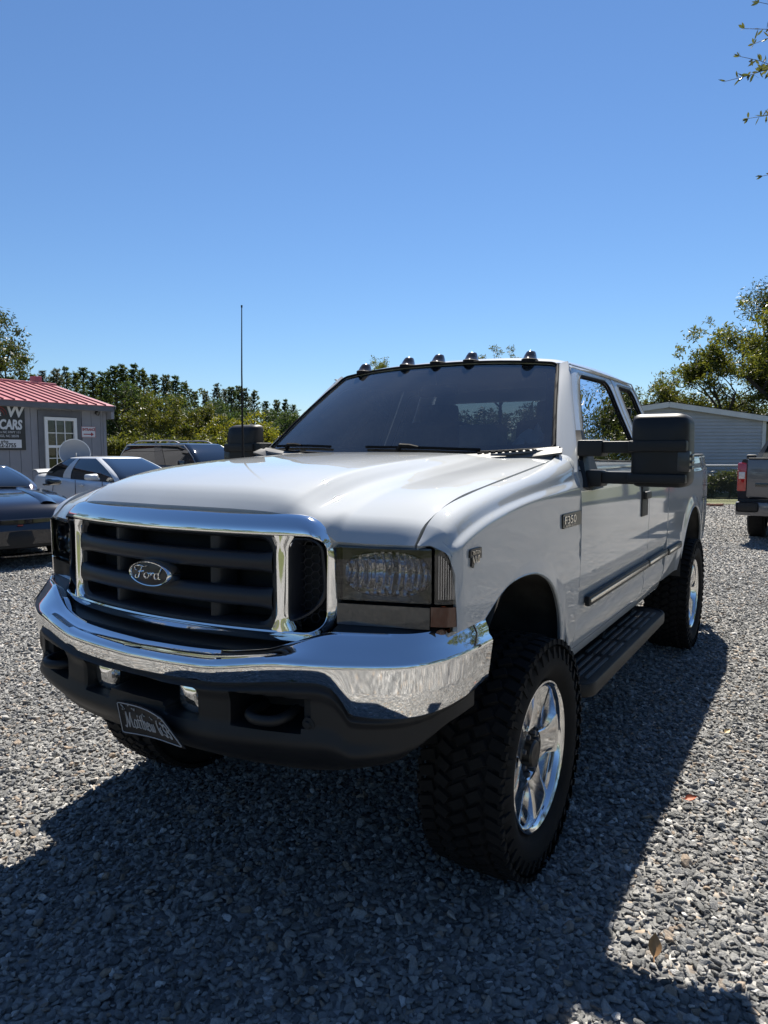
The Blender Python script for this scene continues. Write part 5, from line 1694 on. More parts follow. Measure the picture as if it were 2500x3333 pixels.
# roof: standing panels with ribs
YR1 = 10.90
ex, ez, rx_, rz_ = .28, 2.905, -2.55, 3.64
pw = .30
y = YR1 - pw
pp0 = None
while y > Y0 - .4:
    if pp0 is None:
        mb = MB().add([(ex, 0, ez), (ex, pw, ez), (rx_, pw, rz_), (rx_, 0, rz_), (ex, 0, ez - .02), (ex, pw, ez - .02)], [(0, 1, 2, 3), (0, 4, 5, 1)])
        pp0 = mb.build('roof_panel', M['pink_roof'], office)
        sl_ = math.hypot(ex - rx_, rz_ - ez); an = math.atan2(rz_ - ez, ex - rx_)
        rb0 = MB().box(((ex + rx_) / 2, 0, (ez + rz_) / 2 + .018), (sl_, .045, .036), ry=an, taper=(1, .5)).build('roof_rib', M['pink_rib'], office)
        a, b = pp0, rb0
    else:
        a, b = pp0.copy(), rb0.copy(); COL.objects.link(a); COL.objects.link(b)
    a.location = (0, y, 0); b.location = (0, y, 0)
    y -= pw
MB().add([(rx_, Y0 - .4, rz_ - .002), (rx_, YR1, rz_ - .002), (-5.4, YR1, ez), (-5.4, Y0 - .4, ez)], [(0, 1, 2, 3)]).build('rear_roof', M['pink_roof'], office)
MB().tube([(rx_, Y0 - .4, rz_ + .015), (rx_, YR1 + .01, rz_ + .015)], .05, 6).build('ridge_cap', M['pink_roof'], office)
MB().box((.255, (Y0 - .4 + YR1) / 2, ez - .09), (.03, YR1 - Y0 + .4, .14)).build('fascia', M['office_trim'], office)
MB().box((.12, (Y0 - .4 + YR1) / 2, ez - .15), (.25, YR1 - Y0 + .4, .02)).build('soffit', M['office_wall'], office)
MB().box((-.02, 10.86, 2.70), (.50, .10, .34)).build('eave_box', M['office_wall'], office)
MB().box((-1.1, YR1 + .005, 3.22), (sl_, .03, .09), ry=an).build('rake_board', M['office_trim'], office)
# window
wi = MB()
tr_ = .16
yc, zc = (YW0 + YW1) / 2, (ZW0 + ZW1) / 2
win = MB().box((.012, YW0 - tr_ / 2, zc + .05), (.03, tr_, ZW1 - ZW0 + .25)).box((.012, YW1 + tr_ / 2, zc + .05), (.03, tr_, ZW1 - ZW0 + .25)).box((.012, yc, ZW1 + .10), (.03, YW1 - YW0, .16)).build('window', M['office_trim'], office)
fr = MB()
for yy in (YW0 + .045, YW1 - .045): fr.box((.035, yy, zc), (.06, .09, ZW1 - ZW0))
for zz, h_ in ((ZW0 + .045, .09), (ZW1 - .045, .09), (1.72, .07)): fr.box((.035, yc, zz), (.062, YW1 - YW0 - .18, h_))
fr.build('frame', M['white_trim'], win)
mu_ = MB()
for q in (1, 2):
    yy = YW0 + .09 + (YW1 - YW0 - .18) * q / 3
    mu_.box((.02, yy, (1.755 + ZW1 - .09) / 2), (.02, .022, ZW1 - .09 - 1.755)).box((.02, yy, (ZW0 + .09 + 1.685) / 2), (.02, .022, 1.685 - ZW0 - .09))
for zz in (2.09, 1.40): mu_.box((.0225, yc, zz), (.02, YW1 - YW0 - .18, .022))
mu_.build('muntin', M['white_trim'], win)
MB().box((.004, yc, zc), (.006, YW1 - YW0 - .17, ZW1 - ZW0 - .17)).build('pane', glass_mat('office_glass', (.55, .58, .58), ior=1.5), win)
MB().box((-.30, yc, zc), (.02, 1.5, 1.9)).box((-.17, yc - .78, zc), (.28, .02, 1.9)).box((-.17, yc + .78, zc), (.28, .02, 1.9)).build('room_backing', M['room_dark'], win)

def on_wall(y, z, off=.01): return Vector((XB + off, y, z))
WALLM = lambda y, z, off: frame((XB + off, y, z), (0, 1, 0), (0, 0, 1))
def sheet_sign(name, label, cat, y0, y1, z0, z1, mat, th=.02, off=.0):
    o = MB().box((XB + off + th / 2, (y0 + y1) / 2, (z0 + z1) / 2), (th, y1 - y0, z1 - z0)).build(name, mat)
    return tag(o, label, cat)
# big dealer sign
M['sign_black'] = pbr('sign_black', (.018, .017, .018), .35)
M['sign_white'] = pbr('sign_white', (.62, .63, .65), .5)
M['sign_red'] = pbr('sign_red', (.22, .02, .02), .5)
M['sign_grey'] = pbr('sign_grey', (.42, .42, .44), .5)
sg = sheet_sign('dealer_sign', 'black dealer sign with white lettering on the grey office wall', 'sign', 5.6, 8.30, 1.62, 2.87, M['sign_black'], .03, .0)
SO_ = .0325
def wtxt(t, size, y, z, mat, sx=1.0, shear=0, bold=0, par=sg, off=SO_, align='LEFT', name='sign_lettering'):
    return text_obj(name, t, size, mat, WALLM(y, z, off), par, ext=.0015, shear=shear, bold=bold, sx=sx, align=align)
wtxt('W', .42, 7.80, 2.485, M['sign_white'], 1.05, .12, .012)
wtxt('&', .20, 7.54, 2.50, M['sign_white'], 1.0, .1, .006)
wtxt('CARS', .34, 7.60, 2.165, M['sign_white'], .73, .14, .014)
wtxt('n NC HWY 111', .085, 7.63, 2.055, M['sign_grey'], .95, 0, .002)
wtxt('INGS, NC 28578', .085, 7.55, 1.955, M['sign_grey'], .95, 0, .002)
MB().box((XB + .0335, 6.95, 1.785), (.005, 2.46, .215)).build('phone_panel', M['sign_white'], sg)
wtxt('arlos', .10, 7.63, 1.81, M['sign_black'], 1, 0, .003, off=.0375)
wtxt('22-2755', .145, 7.56, 1.695, M['sign_black'], .98, 0, .005, off=.0375)
# red car swoosh behind the lettering
mb = MB()
for r_, dz in ((.46, .0), (.40, -.03)):
    mb.tube([(XB + .033, 7.35 + r_ * math.cos(t), 2.55 + dz + .5 * r_ * math.sin(t)) for t in np.linspace(-.1, 1.9, 14)], [.003 + .012 * math.sin(k / 13 * 3.14) for k in range(14)], 4)
mb.build('sign_swoosh', M['sign_red'], sg)
# entrance sign
es = sheet_sign('entrance_sign', 'small white entrance sign with a red arrow right of the office window', 'sign', 9.96, 10.42, 1.985, 2.30, M['sign_white'], .015, .006)
M['entr_red'] = pbr('entrance_red', (.30, .02, .025), .5)
bord = MB()
for a, b, c, d in ((9.965, 10.415, 1.99, 2.0), (9.965, 10.415, 2.285, 2.295)): bord.box((XB + .0225, (a + b) / 2, (c + d) / 2), (.003, b - a, d - c))
for yy in (9.97, 10.41): bord.box((XB + .0225, yy, 2.1425), (.003, .01, .285))
bord.build('sign_border', M['entr_red'], es)
wtxt('ENTRANCE', .105, 9.995, 2.175, M['entr_red'], .76, 0, .004, par=es, off=.0225)
ar = MB().box((XB + .0225, 10.15, 2.075), (.003, .24, .028)).prism([(10.27, 2.02), (10.36, 2.075), (10.27, 2.13)], lambda p: (XB + .0245, p[0], p[1]), lambda p: (XB + .0212, p[0], p[1]))
ar.build('red_arrow', M['entr_red'], es)
# open sign tubes in the window
M['neon'] = pbr('unlit_neon_tube', (.32, .20, .17), .3, coat=.5)
op = thing('neon_sign', 'unlit open sign hanging inside the office window', 'sign', (XB - .06, 0, 0))
mb = MB()
mb.tube([(0, 9.31 + .36 * math.cos(t), 2.02 + .19 * math.sin(t)) for t in np.linspace(0, 2 * math.pi, 40)], .009, 5, caps=False)
mb.build('ring_tube', M['neon'], op)
for ch, y_ in (('O', 9.06), ('P', 9.20), ('E', 9.33), ('N', 9.45)):
    text_obj('letter_tube', ch, .17, M['neon'], frame((.0, y_, 1.96), (0, 1, 0), (0, 0, 1)), op, ext=.004)
pq = rpoly([(9.17, 2.31), (9.17, 2.44), (9.47, 2.44), (9.47, 2.31)], .05, 10)
hp_ = MB().prism([tuple(q) for q in pq], lambda p: (XB - .03, p[0], p[1]), lambda p: (XB - .036, p[0], p[1])).build('window_plaque', pbr('pale_plaque', (.50, .47, .52), .6))
tag(hp_, 'pale rounded plaque hanging at the top of the office window', 'plaque')
# security camera
sc_ = thing('security_camera', 'small dark dome camera under the office eave', 'camera', (XB + .02, 10.47, 2.68))
MB().tube([(-.02, 0, .02), (.05, 0, .02)], .045, 12).build('camera_mount', M['dark'], sc_, smooth=40)
MB().lathe([(.03, .055), (-.01, .055), (-.04, .045), (-.06, .025), (-.065, .001)], 14, 'Z', (.06, 0, 0)).build('camera_dome', M['dark_glass'], sc_, smooth=50)
# roof vent and lantern
vt = thing('roof_vent', 'short pinkish vent stack on the office roof ridge', 'vent', (XB - 2.7, 10.35, 3.58))
MB().bbox((0, 0, .12), (.26, .24, .36), .02).build('vent_stack', M['pink_roof'], vt, smooth=35)
MB().tube([(0, .22, -.05), (0, .22, .20)], .02, 6).bbox((0, .22, .12), (.10, .10, .16), .01).build('vent_pipe', M['dark'], vt, smooth=35)

# satellite dish
ds = thing('satellite_dish', 'grey satellite dish standing behind the roof of the white sedan', 'satellite dish', (-12.9, 7.55, 0), R(-28))
bowl = [(.30 * (k / 8) ** 2 * .35, .33 * k / 8) for k in range(9)]
dm = MB().lathe([(a + .0, r + .0005) for a, r in bowl], 36, 'X')
DO = dm.build('dish_bowl', pbr('dish_grey', (.30, .31, .33), .5), ds, smooth=60); DO.location = (0, 0, 1.52); DO.rotation_euler = (0, R(-18), 0)
rr_ = MB().tube([(.105, .332 * math.cos(t), .332 * math.sin(t)) for t in np.linspace(0, 6.2832, 40)], .010, 5, caps=False).build('dish_rim', M['white_trim'], ds, smooth=60); rr_.location = (0, 0, 1.52); rr_.rotation_euler = (0, R(-18), 0)
MB().tube([(-.04, 0, 0), (-.04, 0, 1.5)], .03, 8).build('dish_mast', M['galv'], ds, smooth=60)
MB().tube([(.0, 0, 1.22), (.34, 0, 1.42), (.36, 0, 1.55)], .012, 6).build('dish_arm', M['galv'], ds, smooth=60)

# ================================================================== CARS
M['car_black'] = pbr('navy_black_car_paint', (.006, .007, .013), .18, 0, 1.0)
M['car_white'] = pbr('pearl_white_car_paint', (.62, .64, .66), .35, 0, 1.0)
M['car_suv'] = pbr('dark_suv_paint', (.012, .013, .019), .22, 0, 1.0)
M['car_silver'] = pbr('grey_metallic_paint', (.105, .105, .118), .32, .55, 1.0)
M['car_glass'] = pbr('car_window', (.006, .007, .008), .03, 0, 1.0, .8)
M['car_wind'] = glass_mat('car_windshield', (.62, .68, .68), ior=1.6)
M['gloss_black'] = pbr('gloss_black_trim', (.008, .008, .009), .12, coat=1)
M['tail_red'] = pbr('tail_lamp_red', (.36, .008, .012), .12, coat=1)
M['tail_white'] = pbr('tail_lamp_clear', (.55, .50, .50), .15, coat=1)

def simple_wheel(t, x, y, r, w, mat_rim='polished'):
    s = 1 if y > 0 else -1
    wh = MB().lathe([(-w / 2, r * .62), (-w / 2, r * .94), (-w * .35, r), (w * .35, r), (w / 2, r * .94), (w / 2, r * .66), (w / 2 - .02, r * .64)], 32, 'Y').build('wheel', M['rubber'], t, smooth=40)
    wh.location = (x, y - s * w / 2, r)
    rm = MB().lathe([(s * (w / 2 - .012), r * .66), (s * (w / 2 - .03), r * .60), (s * (w / 2 - .06), r * .5), (s * (w / 2 - .05), r * .2), (s * (w / 2 - .02), .001)], 28, 'Y')
    for k in range(5):
        a = k * 1.2566
        rm.box((.3 * r * math.cos(a) * 1.05, s * (w / 2 - .025), .3 * r * math.sin(a) * 1.05), (r * .52, .02, .10 * r * 2), ry=-a)
    rm.build('rim', M[mat_rim], wh, smooth=40)

def car(label, cat, pos, rz, L_, W_, prof, gh, paint, name, wheels, zb=.22, fill=True, group=None):
    """prof: [(x from the rear, top height, half width)], gh: dict of the greenhouse"""
    t = thing(name, label, cat, pos, rz, group)
    xs = np.array([p[0] for p in prof]); zt = np.array([p[1] for p in prof]); hw = np.array([p[2] for p in prof])
    q = np.concatenate([np.linspace(0, .25, 6, endpoint=False), np.linspace(.25, L_ - .35, 30, endpoint=False), np.linspace(L_ - .35, L_, 9)])
    G = []
    for x in q:
        T = float(pch(xs, zt, x)); w = float(pch(xs, hw, x))
        e = min(x, L_ - x)
        b = zb + .16 * max(0, 1 - e / .35) ** 2
        mid = b + (T - b) * .55
        sec = [(w * .60, b), (w * .93, b + .01), (w * .985, b + (T - b) * .15), (w, mid), (w * .992, b + (T - b) * .72), (w * .955, T - (T - b) * .10), (w * .90, T - .03), (w * .78, T - .006), (w * .5, T + .010), (w * .2, T + .016)]
        row = [(x, -a, z) for a, z in sec] + [(x, a, z) for a, z in sec[::-1]]
        G.append(row)
    m_ = MB().grid(G)
    n = len(G[0])
    m_.f.append(tuple(range(n))); m_.mi.append(0)
    o = (len(G) - 1) * n
    m_.f.append(tuple(range(o + n - 1, o - 1, -1))); m_.mi.append(0)
    m_.build('body', paint, t, smooth=38)
    # greenhouse rings: base and roof outlines as (x, y)
    def ringpts(xr, xf, w, r):
        P_ = rpoly([(xr, -w), (xf, -w * .90), (xf, w * .90), (xr, w)], r, 16)
        return P_
    base = ringpts(gh['b'][0], gh['b'][1], gh['b'][2], gh.get('rb', .12))
    top = ringpts(gh['t'][0], gh['t'][1], gh['t'][2], gh.get('rt', .12))
    zbse, ztop = gh['z']
    def gp(i, k, off=0.0):
        a, b = base[i % len(base)], top[i % len(top)]
        bow = .022 * math.sin(math.pi * k)
        c = (base.mean(0) * (1 - k) + top.mean(0) * k)
        e_ = k ** 1.45
        p = a * (1 - e_) + b * e_
        d = p - c; d = d / np.linalg.norm(d)
        p = p + d * (bow + off)
        bz = float(pch(xs, zt, min(max(a[0], 0), L_))) - .02 if gh.get('follow', True) else zbse
        return (p[0], p[1], bz + (ztop - bz) * k)
    N_ = len(base)
    # order of the 4 sides (16 samples each): right side, front, left side, rear
    ks = np.linspace(0, 1, 7)
    def strip(i0, i1, name_, mat, off=0.0, k0=0, k1=1):
        G = [[gp(i, k0 + (k1 - k0) * k, off) for k in ks] for i in range(i0, i1 + 1)]
        return MB().grid(G).build(name_, mat, t, smooth=50)
    strip(13, 34, 'windshield', M['car_glass'])
    strip(45, 67, 'rear_window', M['car_glass'])
    for s0_, s1_ in ((-1, 13), (34, 46)):
        strip(s0_, s1_, 'side_window', M['car_glass'])
    # roof
    c = top.mean(0)
    G = []
    for k, h in ((1.02, -.045), (1.015, -.01), (.97, .012), (.85, .026), (.6, .040), (.3, .047), (.01, .05)):
        G.append([(c[0] + (a - c[0]) * k, c[1] + (b - c[1]) * k, ztop + h) for a, b in top])
    MB().grid(G, close_v=True).build('roof', paint, t, smooth=45)
    for nm, i0, i1, side in gh['pillars']:
        strip(i0, i1, nm, paint, .010)
    for x, y, r, w in wheels: simple_wheel(t, x, y, r, w)
    for x, y, r, w in wheels:
        s = 1 if y > 0 else -1
        wa = MB().lathe([(0, r * 1.12), (.004, r * 1.12), (.004, .01)], 30, 'Y').build('wheel_arch', M['dark'], t, smooth=40)
        wa.location = (x, float(pch(xs, hw, x)) * s * 1.0 - (.0 if s > 0 else .004), r + .02)
    return t, gp, xs, zt, hw
PIL = [('c_pillar', 46, 50, 0), ('c_pillar', -3, 1, 0), ('a_pillar', 13, 16, 0), ('a_pillar', 31, 34, 0), ('b_pillar', 6, 7, 0), ('b_pillar', 40, 41, 0)]

# ---- white sedan ----------------------------------------------------------
SED = Vector((-8.95, 7.30, 0)); rzs = R(-6)
sedan_prof = [(0, .80, .55), (.04, 1.02, .74), (.25, 1.085, .82), (.9, 1.07, .885), (1.6, 1.02, .905), (2.6, .985, .91), (3.3, .965, .905), (3.55, .955, .89), (4.2, .88, .85), (4.55, .80, .76), (4.72, .70, .62), (4.8, .58, .45)]
hx = Vector((math.cos(rzs), math.sin(rzs), 0))
sed, gp, *_ = car('white four door sedan parked side on in front of the grey office', 'car', SED - hx * 4.8, rzs, 4.8, 1.82, sedan_prof,
    dict(b=(.62, 3.62, .80), t=(1.30, 2.62, .60), z=(1.0, 1.435), rt=.22, rb=.22, pillars=PIL), M['car_white'], 'white_sedan', [(.95, -.87, .33, .22), (3.75, -.87, .33, .22), (.95, .87, .33, .22), (3.75, .87, .33, .22)])
# spoiler, mirrors, handles, seams
sp_ = MB().grid([[(x, y, z + .02 * (1 - (y / .72) ** 2)) for x, z in ((.28, 1.105), (.20, 1.155), (.02, 1.175), (-.02, 1.15), (.10, 1.12))] for y in np.linspace(-.74, .74, 13)]).build('spoiler', M['car_white'], sed, smooth=50)
for s in (-1, 1):
    mb = MB()
    oo = rpoly([(-.13, -.065), (-.13, .075), (.13, .06), (.13, -.06)], .05, 10)
    mb.grid([[(3.02 + dx + a * .35 * 0, s * (.99 + a * k), 1.06 + b * k) for a, b in oo] for dx, k in ((.11, .01), (.10, .6), (.06, .92), (0, 1.0), (-.05, .97), (-.055, .01))], close_v=True)
    mb.bbox((3.03, s * .88, 1.02), (.10, .10, .05), .015)
    mb.build('wing_mirror', M['car_white'], sed, smooth=45)
    for xh in (1.45, 2.45): MB().bbox((xh, s * .915, .88), (.19, .045, .04), .012).build('door_handle', M['car_white'], sed, smooth=45)
    for xh in (1.30, 2.22, 3.28):
        MB().tube([(xh, s * .905, .98), (xh + (.0 if xh > 2 else -.05), s * .913, .70), (xh, s * .905, .35)], .006, 4).build('door_seam', M['seal'], sed)
    MB().bbox((4.52, s * .60, .70), (.34, .32, .14), .05, rz=-s * .45).build('headlight', M['reflector'], sed, smooth=45)

# ---- dark suv -------------------------------------------------------------
SUVF = Vector((-12.3, 12.75, 0)); rzv = R(-4)
hx = Vector((math.cos(rzv), math.sin(rzv), 0))
suv_prof = [(0, 1.06, .80), (.05, 1.20, .90), (.5, 1.21, .985), (2.0, 1.20, 1.0), (3.7, 1.17, 1.0), (3.95, 1.16, .99), (4.6, 1.10, .95), (4.95, 1.02, .86), (5.1, .9, .76), (5.2, .7, .6)]
SP = [('d_pillar', 46, 49, 0), ('d_pillar', -2, 0, 0), ('c_pillar', 3, 4, 0), ('c_pillar', 43, 44, 0), ('a_pillar', 13, 16, 0), ('a_pillar', 31, 34, 0), ('b_pillar', 8, 9, 0), ('b_pillar', 38, 39, 0)]
suv, gp, *_ = car('dark full size suv with roof rails parked beside the office corner', 'suv', SUVF - hx * 5.2, rzv, 5.2, 2.0, suv_prof,
    dict(b=(.05, 3.98, .93), t=(.30, 3.22, .76), z=(1.15, 1.80), rt=.16, rb=.14, pillars=SP), M['car_suv'], 'dark_suv', [(1.0, -.98, .40, .27), (4.1, -.98, .40, .27), (1.0, .98, .40, .27), (4.1, .98, .40, .27)])
for s in (-1, 1):
    MB().tube(spl([(.55, s * .62, 1.82), (.75, s * .62, 1.90), (1.7, s * .62, 1.915), (2.6, s * .62, 1.90), (2.85, s * .62, 1.82)], 20), .022, 6).tube([(1.7, s * .62, 1.84), (1.7, s * .62, 1.91)], .02, 6).build('roof_rail', M['galv'], suv, smooth=60)
    # bright window surround
    i0 = 4 if s < 0 else 43
    loop = []
    if s < 0:
        loop = [gp(i, .96, .016) for i in range(4, 14)] + [gp(13, k, .016) for k in (.7, .4, .1)]
        loop = [gp(4, k, .016) for k in (.08, .5)] + loop
    else:
        loop = [gp(i, .96, .016) for i in range(43, 33, -1)] + [gp(34, k, .016) for k in (.7, .4, .1)]
        loop = [gp(43, k, .016) for k in (.08, .5)] + loop
    MB().tube(loop, .012, 5).build('window_trim', M['galv'], suv, smooth=60)
    MB().bbox((3.55, s * 1.12, 1.22), (.14, .24, .20), .05).build('wing_mirror', M['car_suv'], suv, smooth=45)

# ---- black coupe ----------------------------------------------------------
rzc = R(-16)
hx = Vector((math.cos(rzc), math.sin(rzc), 0)); lf = Vector((-hx.y, hx.x, 0))
CF = Vector((-7.36, 2.93, 0))
cou_prof = [(0, .85, .70), (.1, 1.0, .85), (.8, 1.04, .93), (1.6, 1.02, .945), (2.7, 1.0, .93), (3.0, 1.01, .925), (3.5, .985, .915), (4.1, .93, .90), (4.45, .86, .86), (4.62, .76, .80), (4.70, .62, .74), (4.74, .5, .68)]
cou, gp, *_ = car('glossy black sports coupe facing the lot at the left edge', 'car', CF - hx * 4.74, rzc, 4.74, 1.9, cou_prof,
    dict(b=(.75, 3.15, .80), t=(1.45, 2.30, .58), z=(1.0, 1.33), rt=.2, rb=.2, pillars=PIL), M['car_black'], 'black_coupe', [(.95, -.92, .35, .26), (3.77, -.92, .35, .26), (.95, .92, .35, .26), (3.77, .92, .35, .26)], zb=.16)
for s in (-1, 1):
    oo = rpoly([(-.12, -.06), (-.12, .06), (.12, .05), (.12, -.05)], .045, 10)
    mb = MB().grid([[(2.85 + dx, s * (1.02 + a * k), 1.09 + b * k) for a, b in oo] for dx, k in ((.12, .01), (.11, .55), (.06, .9), (0, 1.0), (-.06, .97), (-.065, .01))], close_v=True)
    mb.bbox((2.86, s * .90, 1.05), (.09, .10, .04), .012)
    mb.build('wing_mirror', M['gloss_black'], cou, smooth=45)
    hl_ = MB().grid([[(4.60 - .10 * t * t - .16 * max(0, t - .5), s * (.40 + .42 * t), z) for z in (.70 + .03 * t, .72 + .03 * t, .755 + .03 * t)] for t in np.linspace(0, 1, 8)])
    hl_.build('headlight', M['smoke'], cou, smooth=50)
    # hood power bulge
    MB().grid([[(x, s * y_, float(pch([3.05, 3.5, 4.1, 4.5], [1.015, 1.0, .95, .86], x)) + h) for y_, h in ((.34, .0), (.37, .022), (.42, .028), (.48, .018), (.55, -.01))] for x in np.linspace(3.1, 4.5, 14)]).build('hood_bulge', M['car_black'], cou, smooth=60)
gl_ = MB()
gl_.grid([[(4.735 - .12 * (y / .7) ** 2 + o_, y, z) for z, o_ in ((.60, -.03), (.61, .006), (.66, .004), (.67, -.03))] for y in np.linspace(-.66, .66, 15)])
gl_.build('upper_grille', M['gloss_black'], cou, smooth=50)
gl_ = MB()
gl_.grid([[(4.735 - .16 * (y / .7) ** 2 + o_, y, z) for z, o_ in ((.26, -.02), (.28, .010), (.38, .016), (.50, .012), (.53, -.01))] for y in np.linspace(-.72, .72, 15)])
gl_.build('lower_grille', M['black_plastic'], cou, smooth=50)
MB().grid([[(4.74 - .20 * (y / .85) ** 2 + o_, y, z) for z, o_ in ((.17, -.1), (.165, .05), (.185, .055), (.20, -.05))] for y in np.linspace(-.85, .85, 17)]).build('front_splitter', M['gloss_black'], cou, smooth=40)
MB().bbox((4.742, 0, .585), (.010, .07, .018), .004).build('front_badge', M['sign_red'], cou)
MB().tube([(4.36 - .3 * (y / .8) ** 2, y, .885 - .03 * (y / .8) ** 2) for y in np.linspace(-.78, .78, 15)], .006, 4).build('hood_seam', M['seal'], cou)
MB().tube([gp(18, .10, .02), gp(24, .16, .02), gp(28, .12, .02)], .012, 5).build('wiper', M['seal'], cou)

# ---- silver pickup at the right ------------------------------------------
tl = at(1592, 12.35)
svp = thing('silver_pickup', 'grey silver pickup seen from behind cut off at the right edge', 'pickup truck', tl, R(-2))
# local: x across to the right, y forward, tailgate at y = 0
SW = 2.03
mb = MB()
secL = [(.10, .62), (.02, .70), (.0, .95), (.015, 1.18), (.045, 1.36), (.07, 1.44), (.12, 1.455), (.16, 1.44)]
for mir_ in (False, True):
    G = [[((SW - a) if mir_ else a, y, z) for a, z in secL] for y in np.linspace(.03, 1.75, 8)]
    b_ = MB().grid(G).build('bed_side', M['car_silver'], svp, smooth=45)
    xx = .075 if not mir_ else SW - .075
    MB().bbox((xx, .02, 1.14), (.15, .10, .50), .03).build('tail_lamp', M['tail_red'], svp, smooth=40)
    MB().bbox((xx, -.032, 1.17), (.10, .014, .12), .006).build('reverse_lamp', M['tail_white'], svp, smooth=40)
tg_ = MB().bbox((SW / 2, 0, 1.12), (SW - .31, .07, .66), .02)
tg_.build('tailgate', M['car_silver'], svp, smooth=35)
MB().bbox((SW / 2, -.038, 1.01), (1.45, .012, .065), .004).build('tailgate_step_panel', M['car_suv'], svp, smooth=35)
MB().bbox((SW / 2, -.045, 1.19), (.5, .012, .02), .004).build('tailgate_badge', M['badge_chrome'], svp, smooth=35)
MB().bbox((SW / 2, -.02, 1.46), (SW - .33, .05, .03), .01).build('tailgate_cap', M['black_plastic'], svp, smooth=35)
MB().bbox((SW / 2, -.10, .60), (SW - .02, .22, .24), .04).build('rear_bumper', M['car_silver'], svp, smooth=40)
for xx in (.20, SW - .20): MB().bbox((xx, -.212, .63), (.34, .03, .17), .04).build('bumper_step', M['black_plastic'], svp, smooth=40)
MB().bbox((SW / 2, -.05, .735), (SW - .1, .16, .05), .015).build('bumper_pad', M['black_plastic'], svp, smooth=40)
for xx in (.24, SW - .24):
    wq = MB().lathe([(-.14, .25), (-.14, .36), (-.11, .405), (.11, .405), (.14, .36), (.14, .25)], 28, 'X').build('wheel', M['rubber'], svp, smooth=40); wq.location = (xx, 1.05, .40)
    wq = wq.copy(); COL.objects.link(wq); wq.location = (xx, 4.7, .40)
MB().box((SW / 2, 1.9, .55), (1.2, 3.6, .2)).box((SW / 2, 1.05, .42), (1.5, .12, .12)).build('underbody', M['dark'], svp)
cabm = MB().grid([[(SW / 2 + sx * w, y, z) for sx, w, z in ((-1, .98, .6), (-1, 1.0, 1.05), (-1, .96, 1.42), (-1, .72, 1.86), (-1, .60, 1.91), (1, .60, 1.91), (1, .72, 1.86), (1, .96, 1.42), (1, 1.0, 1.05), (1, .98, .6))] for y in (1.80, 2.2, 3.2, 3.6)])
cabm.build('cab', M['car_silver'], svp, smooth=40)
MB().add([(SW / 2 - .86, 1.79, 1.40), (SW / 2 + .86, 1.79, 1.40), (SW / 2 + .68, 1.79, 1.84), (SW / 2 - .68, 1.79, 1.84), (SW / 2 - .98, 1.795, .6), (SW / 2 + .98, 1.795, .6), (SW / 2 + .98, 1.795, 1.40), (SW / 2 - .98, 1.795, 1.40)], [(0, 1, 2, 3)]).build('rear_window', M['car_glass'], svp)
MB().add([(SW / 2 - .98, 1.80, .6), (SW / 2 + .98, 1.80, .6), (SW / 2 + .96, 1.80, 1.42), (SW / 2 + .72, 1.80, 1.86), (SW / 2 + .6, 1.80, 1.91), (SW / 2 - .6, 1.80, 1.91), (SW / 2 - .72, 1.80, 1.86), (SW / 2 - .96, 1.80, 1.42)], [tuple(range(8))]).build('cab_back', M['car_silver'], svp)
MB().bbox((SW / 2, 4.6, .98), (1.95, 2.0, .62), .10).build('front_body', M['car_silver'], svp, smooth=40)
MB().bbox((-.12, 2.95, 1.42), (.20, .12, .20), .04).build('wing_mirror', M['black_plastic'], svp, smooth=40)

# ---- siding house ---------------------------------------------------------
M['siding'] = pbr('pale_vinyl_siding', (.40, .41, .43), .6, var=(1.5, .08))
M['siding_trim'] = pbr('white_house_trim', (.62, .62, .60), .5, var=(2, .08))
M['shingle'] = pbr('dark_shingle', (.06, .058, .06), .9, var=(5, .3))
M['metal_roof'] = pbr('galvanised_roof', (.50, .49, .48), .45, .3, var=(2, .15))
M['tan_wall'] = pbr('tan_wall', (.38, .33, .22), .8)
hpos = at(1435, 27)
house = thing('siding_house', 'long pale house with horizontal siding and a low gable behind the fence', 'house', hpos, R(32.07))
HL, HR, HP, HE = -3.75, 3.78, 3.36, 2.82
nb = 26; bh = HP / nb
for k in range(nb):
    z0, z1 = k * bh, (k + 1) * bh
    zz = (z0 + z1) / 2
    if zz > HE:
        f = (HP - zz) / (HP - HE); a, b = HL * f, HR * f
    else: a, b = HL, HR
    MB().add([(a, -.045, z0), (b, -.045, z0), (b, -.004, z1), (a, -.004, z1), (a, 0, z0), (b, 0, z0)], [(0, 1, 2, 3), (0, 4, 5, 1)]).build('siding_board', M['siding'], house)
MB().box(((HL + HR) / 2, 6, 1.4), (HR - HL, 11.96, 2.8)).build('wall', M['tan_wall'], house)
MB().box((HR - .06, -.032, 1.4), (.14, .04, 2.8)).build('corner_board', M['siding_trim'], house)
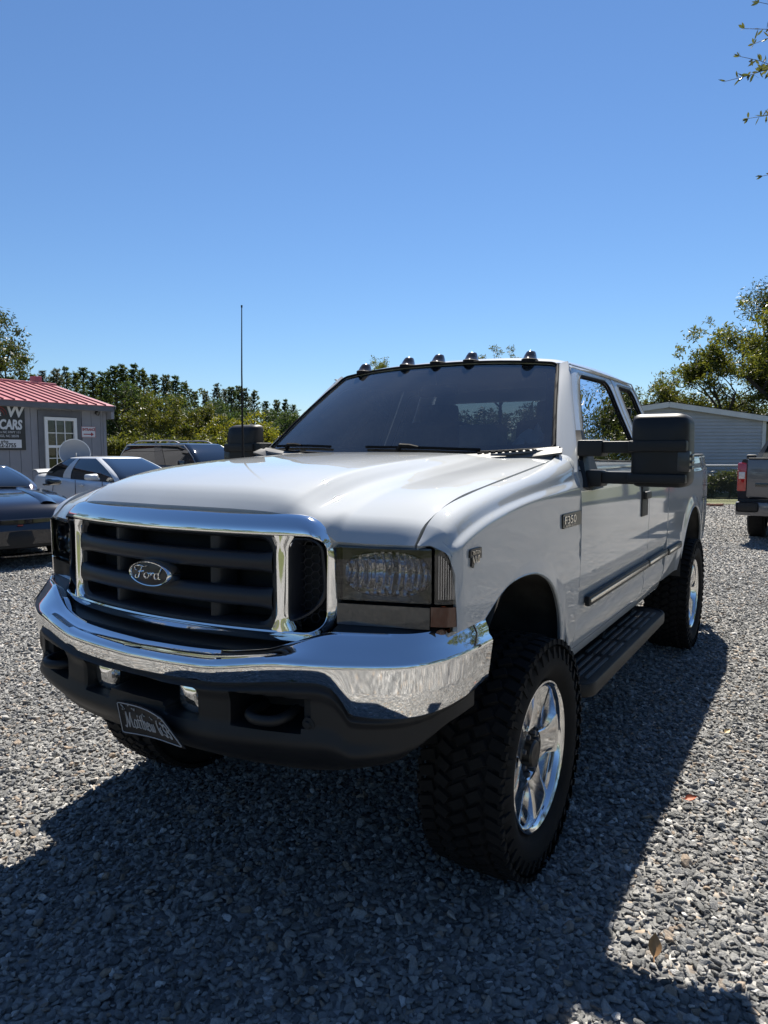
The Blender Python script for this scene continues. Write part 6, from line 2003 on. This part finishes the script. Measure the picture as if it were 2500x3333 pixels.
for s, xe in ((-1, HL - .3), (1, HR + .3)):
    sl = (HP - HE) / HR
    ze = HP - abs(xe) * sl + .08
    an_ = math.atan2(HP + .08 - ze, abs(xe))
    ln = math.hypot(xe, HP + .08 - ze)
    MB().box((xe / 2, -.20, (HP + .08 + ze) / 2 - .09), (ln, .05, .20), ry=s * an_).build('rake_board', M['siding_trim'], house)
    MB().box((xe / 2, -.11, (HP + .08 + ze) / 2 - .17), (ln, .14, .02), ry=s * an_).build('rake_soffit', M['siding_trim'], house)
    MB().add([(0, -.25, HP + .11), (xe, -.25, ze + .03), (xe, 12.2, ze + .03), (0, 12.2, HP + .11)], [(0, 1, 2, 3)]).build('roof', M['shingle'], house)
annex = thing('metal_roofed_shed', 'low building with a pale metal roof behind the right end of the house', 'shed', at(1690, 35), R(32.07))
MB().box((0, 1.5, 1.45), (5.0, 5.0, 2.9)).build('wall', M['tan_wall'], annex)
for k in range(18):
    MB().add([(-2.7 + k * .3, -1.2, 3.05), (-2.7 + k * .3 + .29, -1.2, 3.05), (-2.7 + k * .3 + .29, 1.5, 3.52), (-2.7 + k * .3, 1.5, 3.52), (-2.7 + k * .3 + .29, -1.2, 3.0), (-2.7 + k * .3, -1.2, 3.0)], [(0, 1, 2, 3), (0, 1, 4, 5)]).build('roof_panel', M['metal_roof'], annex)
MB().add([(-2.7, 1.5, 3.52), (2.7, 1.5, 3.52), (2.7, 4.2, 3.05), (-2.7, 4.2, 3.05)], [(0, 1, 2, 3)]).build('rear_roof', M['metal_roof'], annex)
# brick edging scrap in front of the lawn
for k, (px, w) in enumerate(((1540, .28), (1556, .2))):
    o = MB().bbox((0, 0, .03), (w, .11, .07), .008).build('brick', pbr('old_brick', (.22, .10, .06), .9, var=(20, .3)), smooth=35)
    o.location = at(px, 20.4); o.rotation_euler = (0, 0, R(25 + 20 * k))
    tag(o, ('longer weathered brick lying at the lawn edge by the fence', 'shorter weathered brick lying at the lawn edge nearer the silver pickup')[k], 'brick')
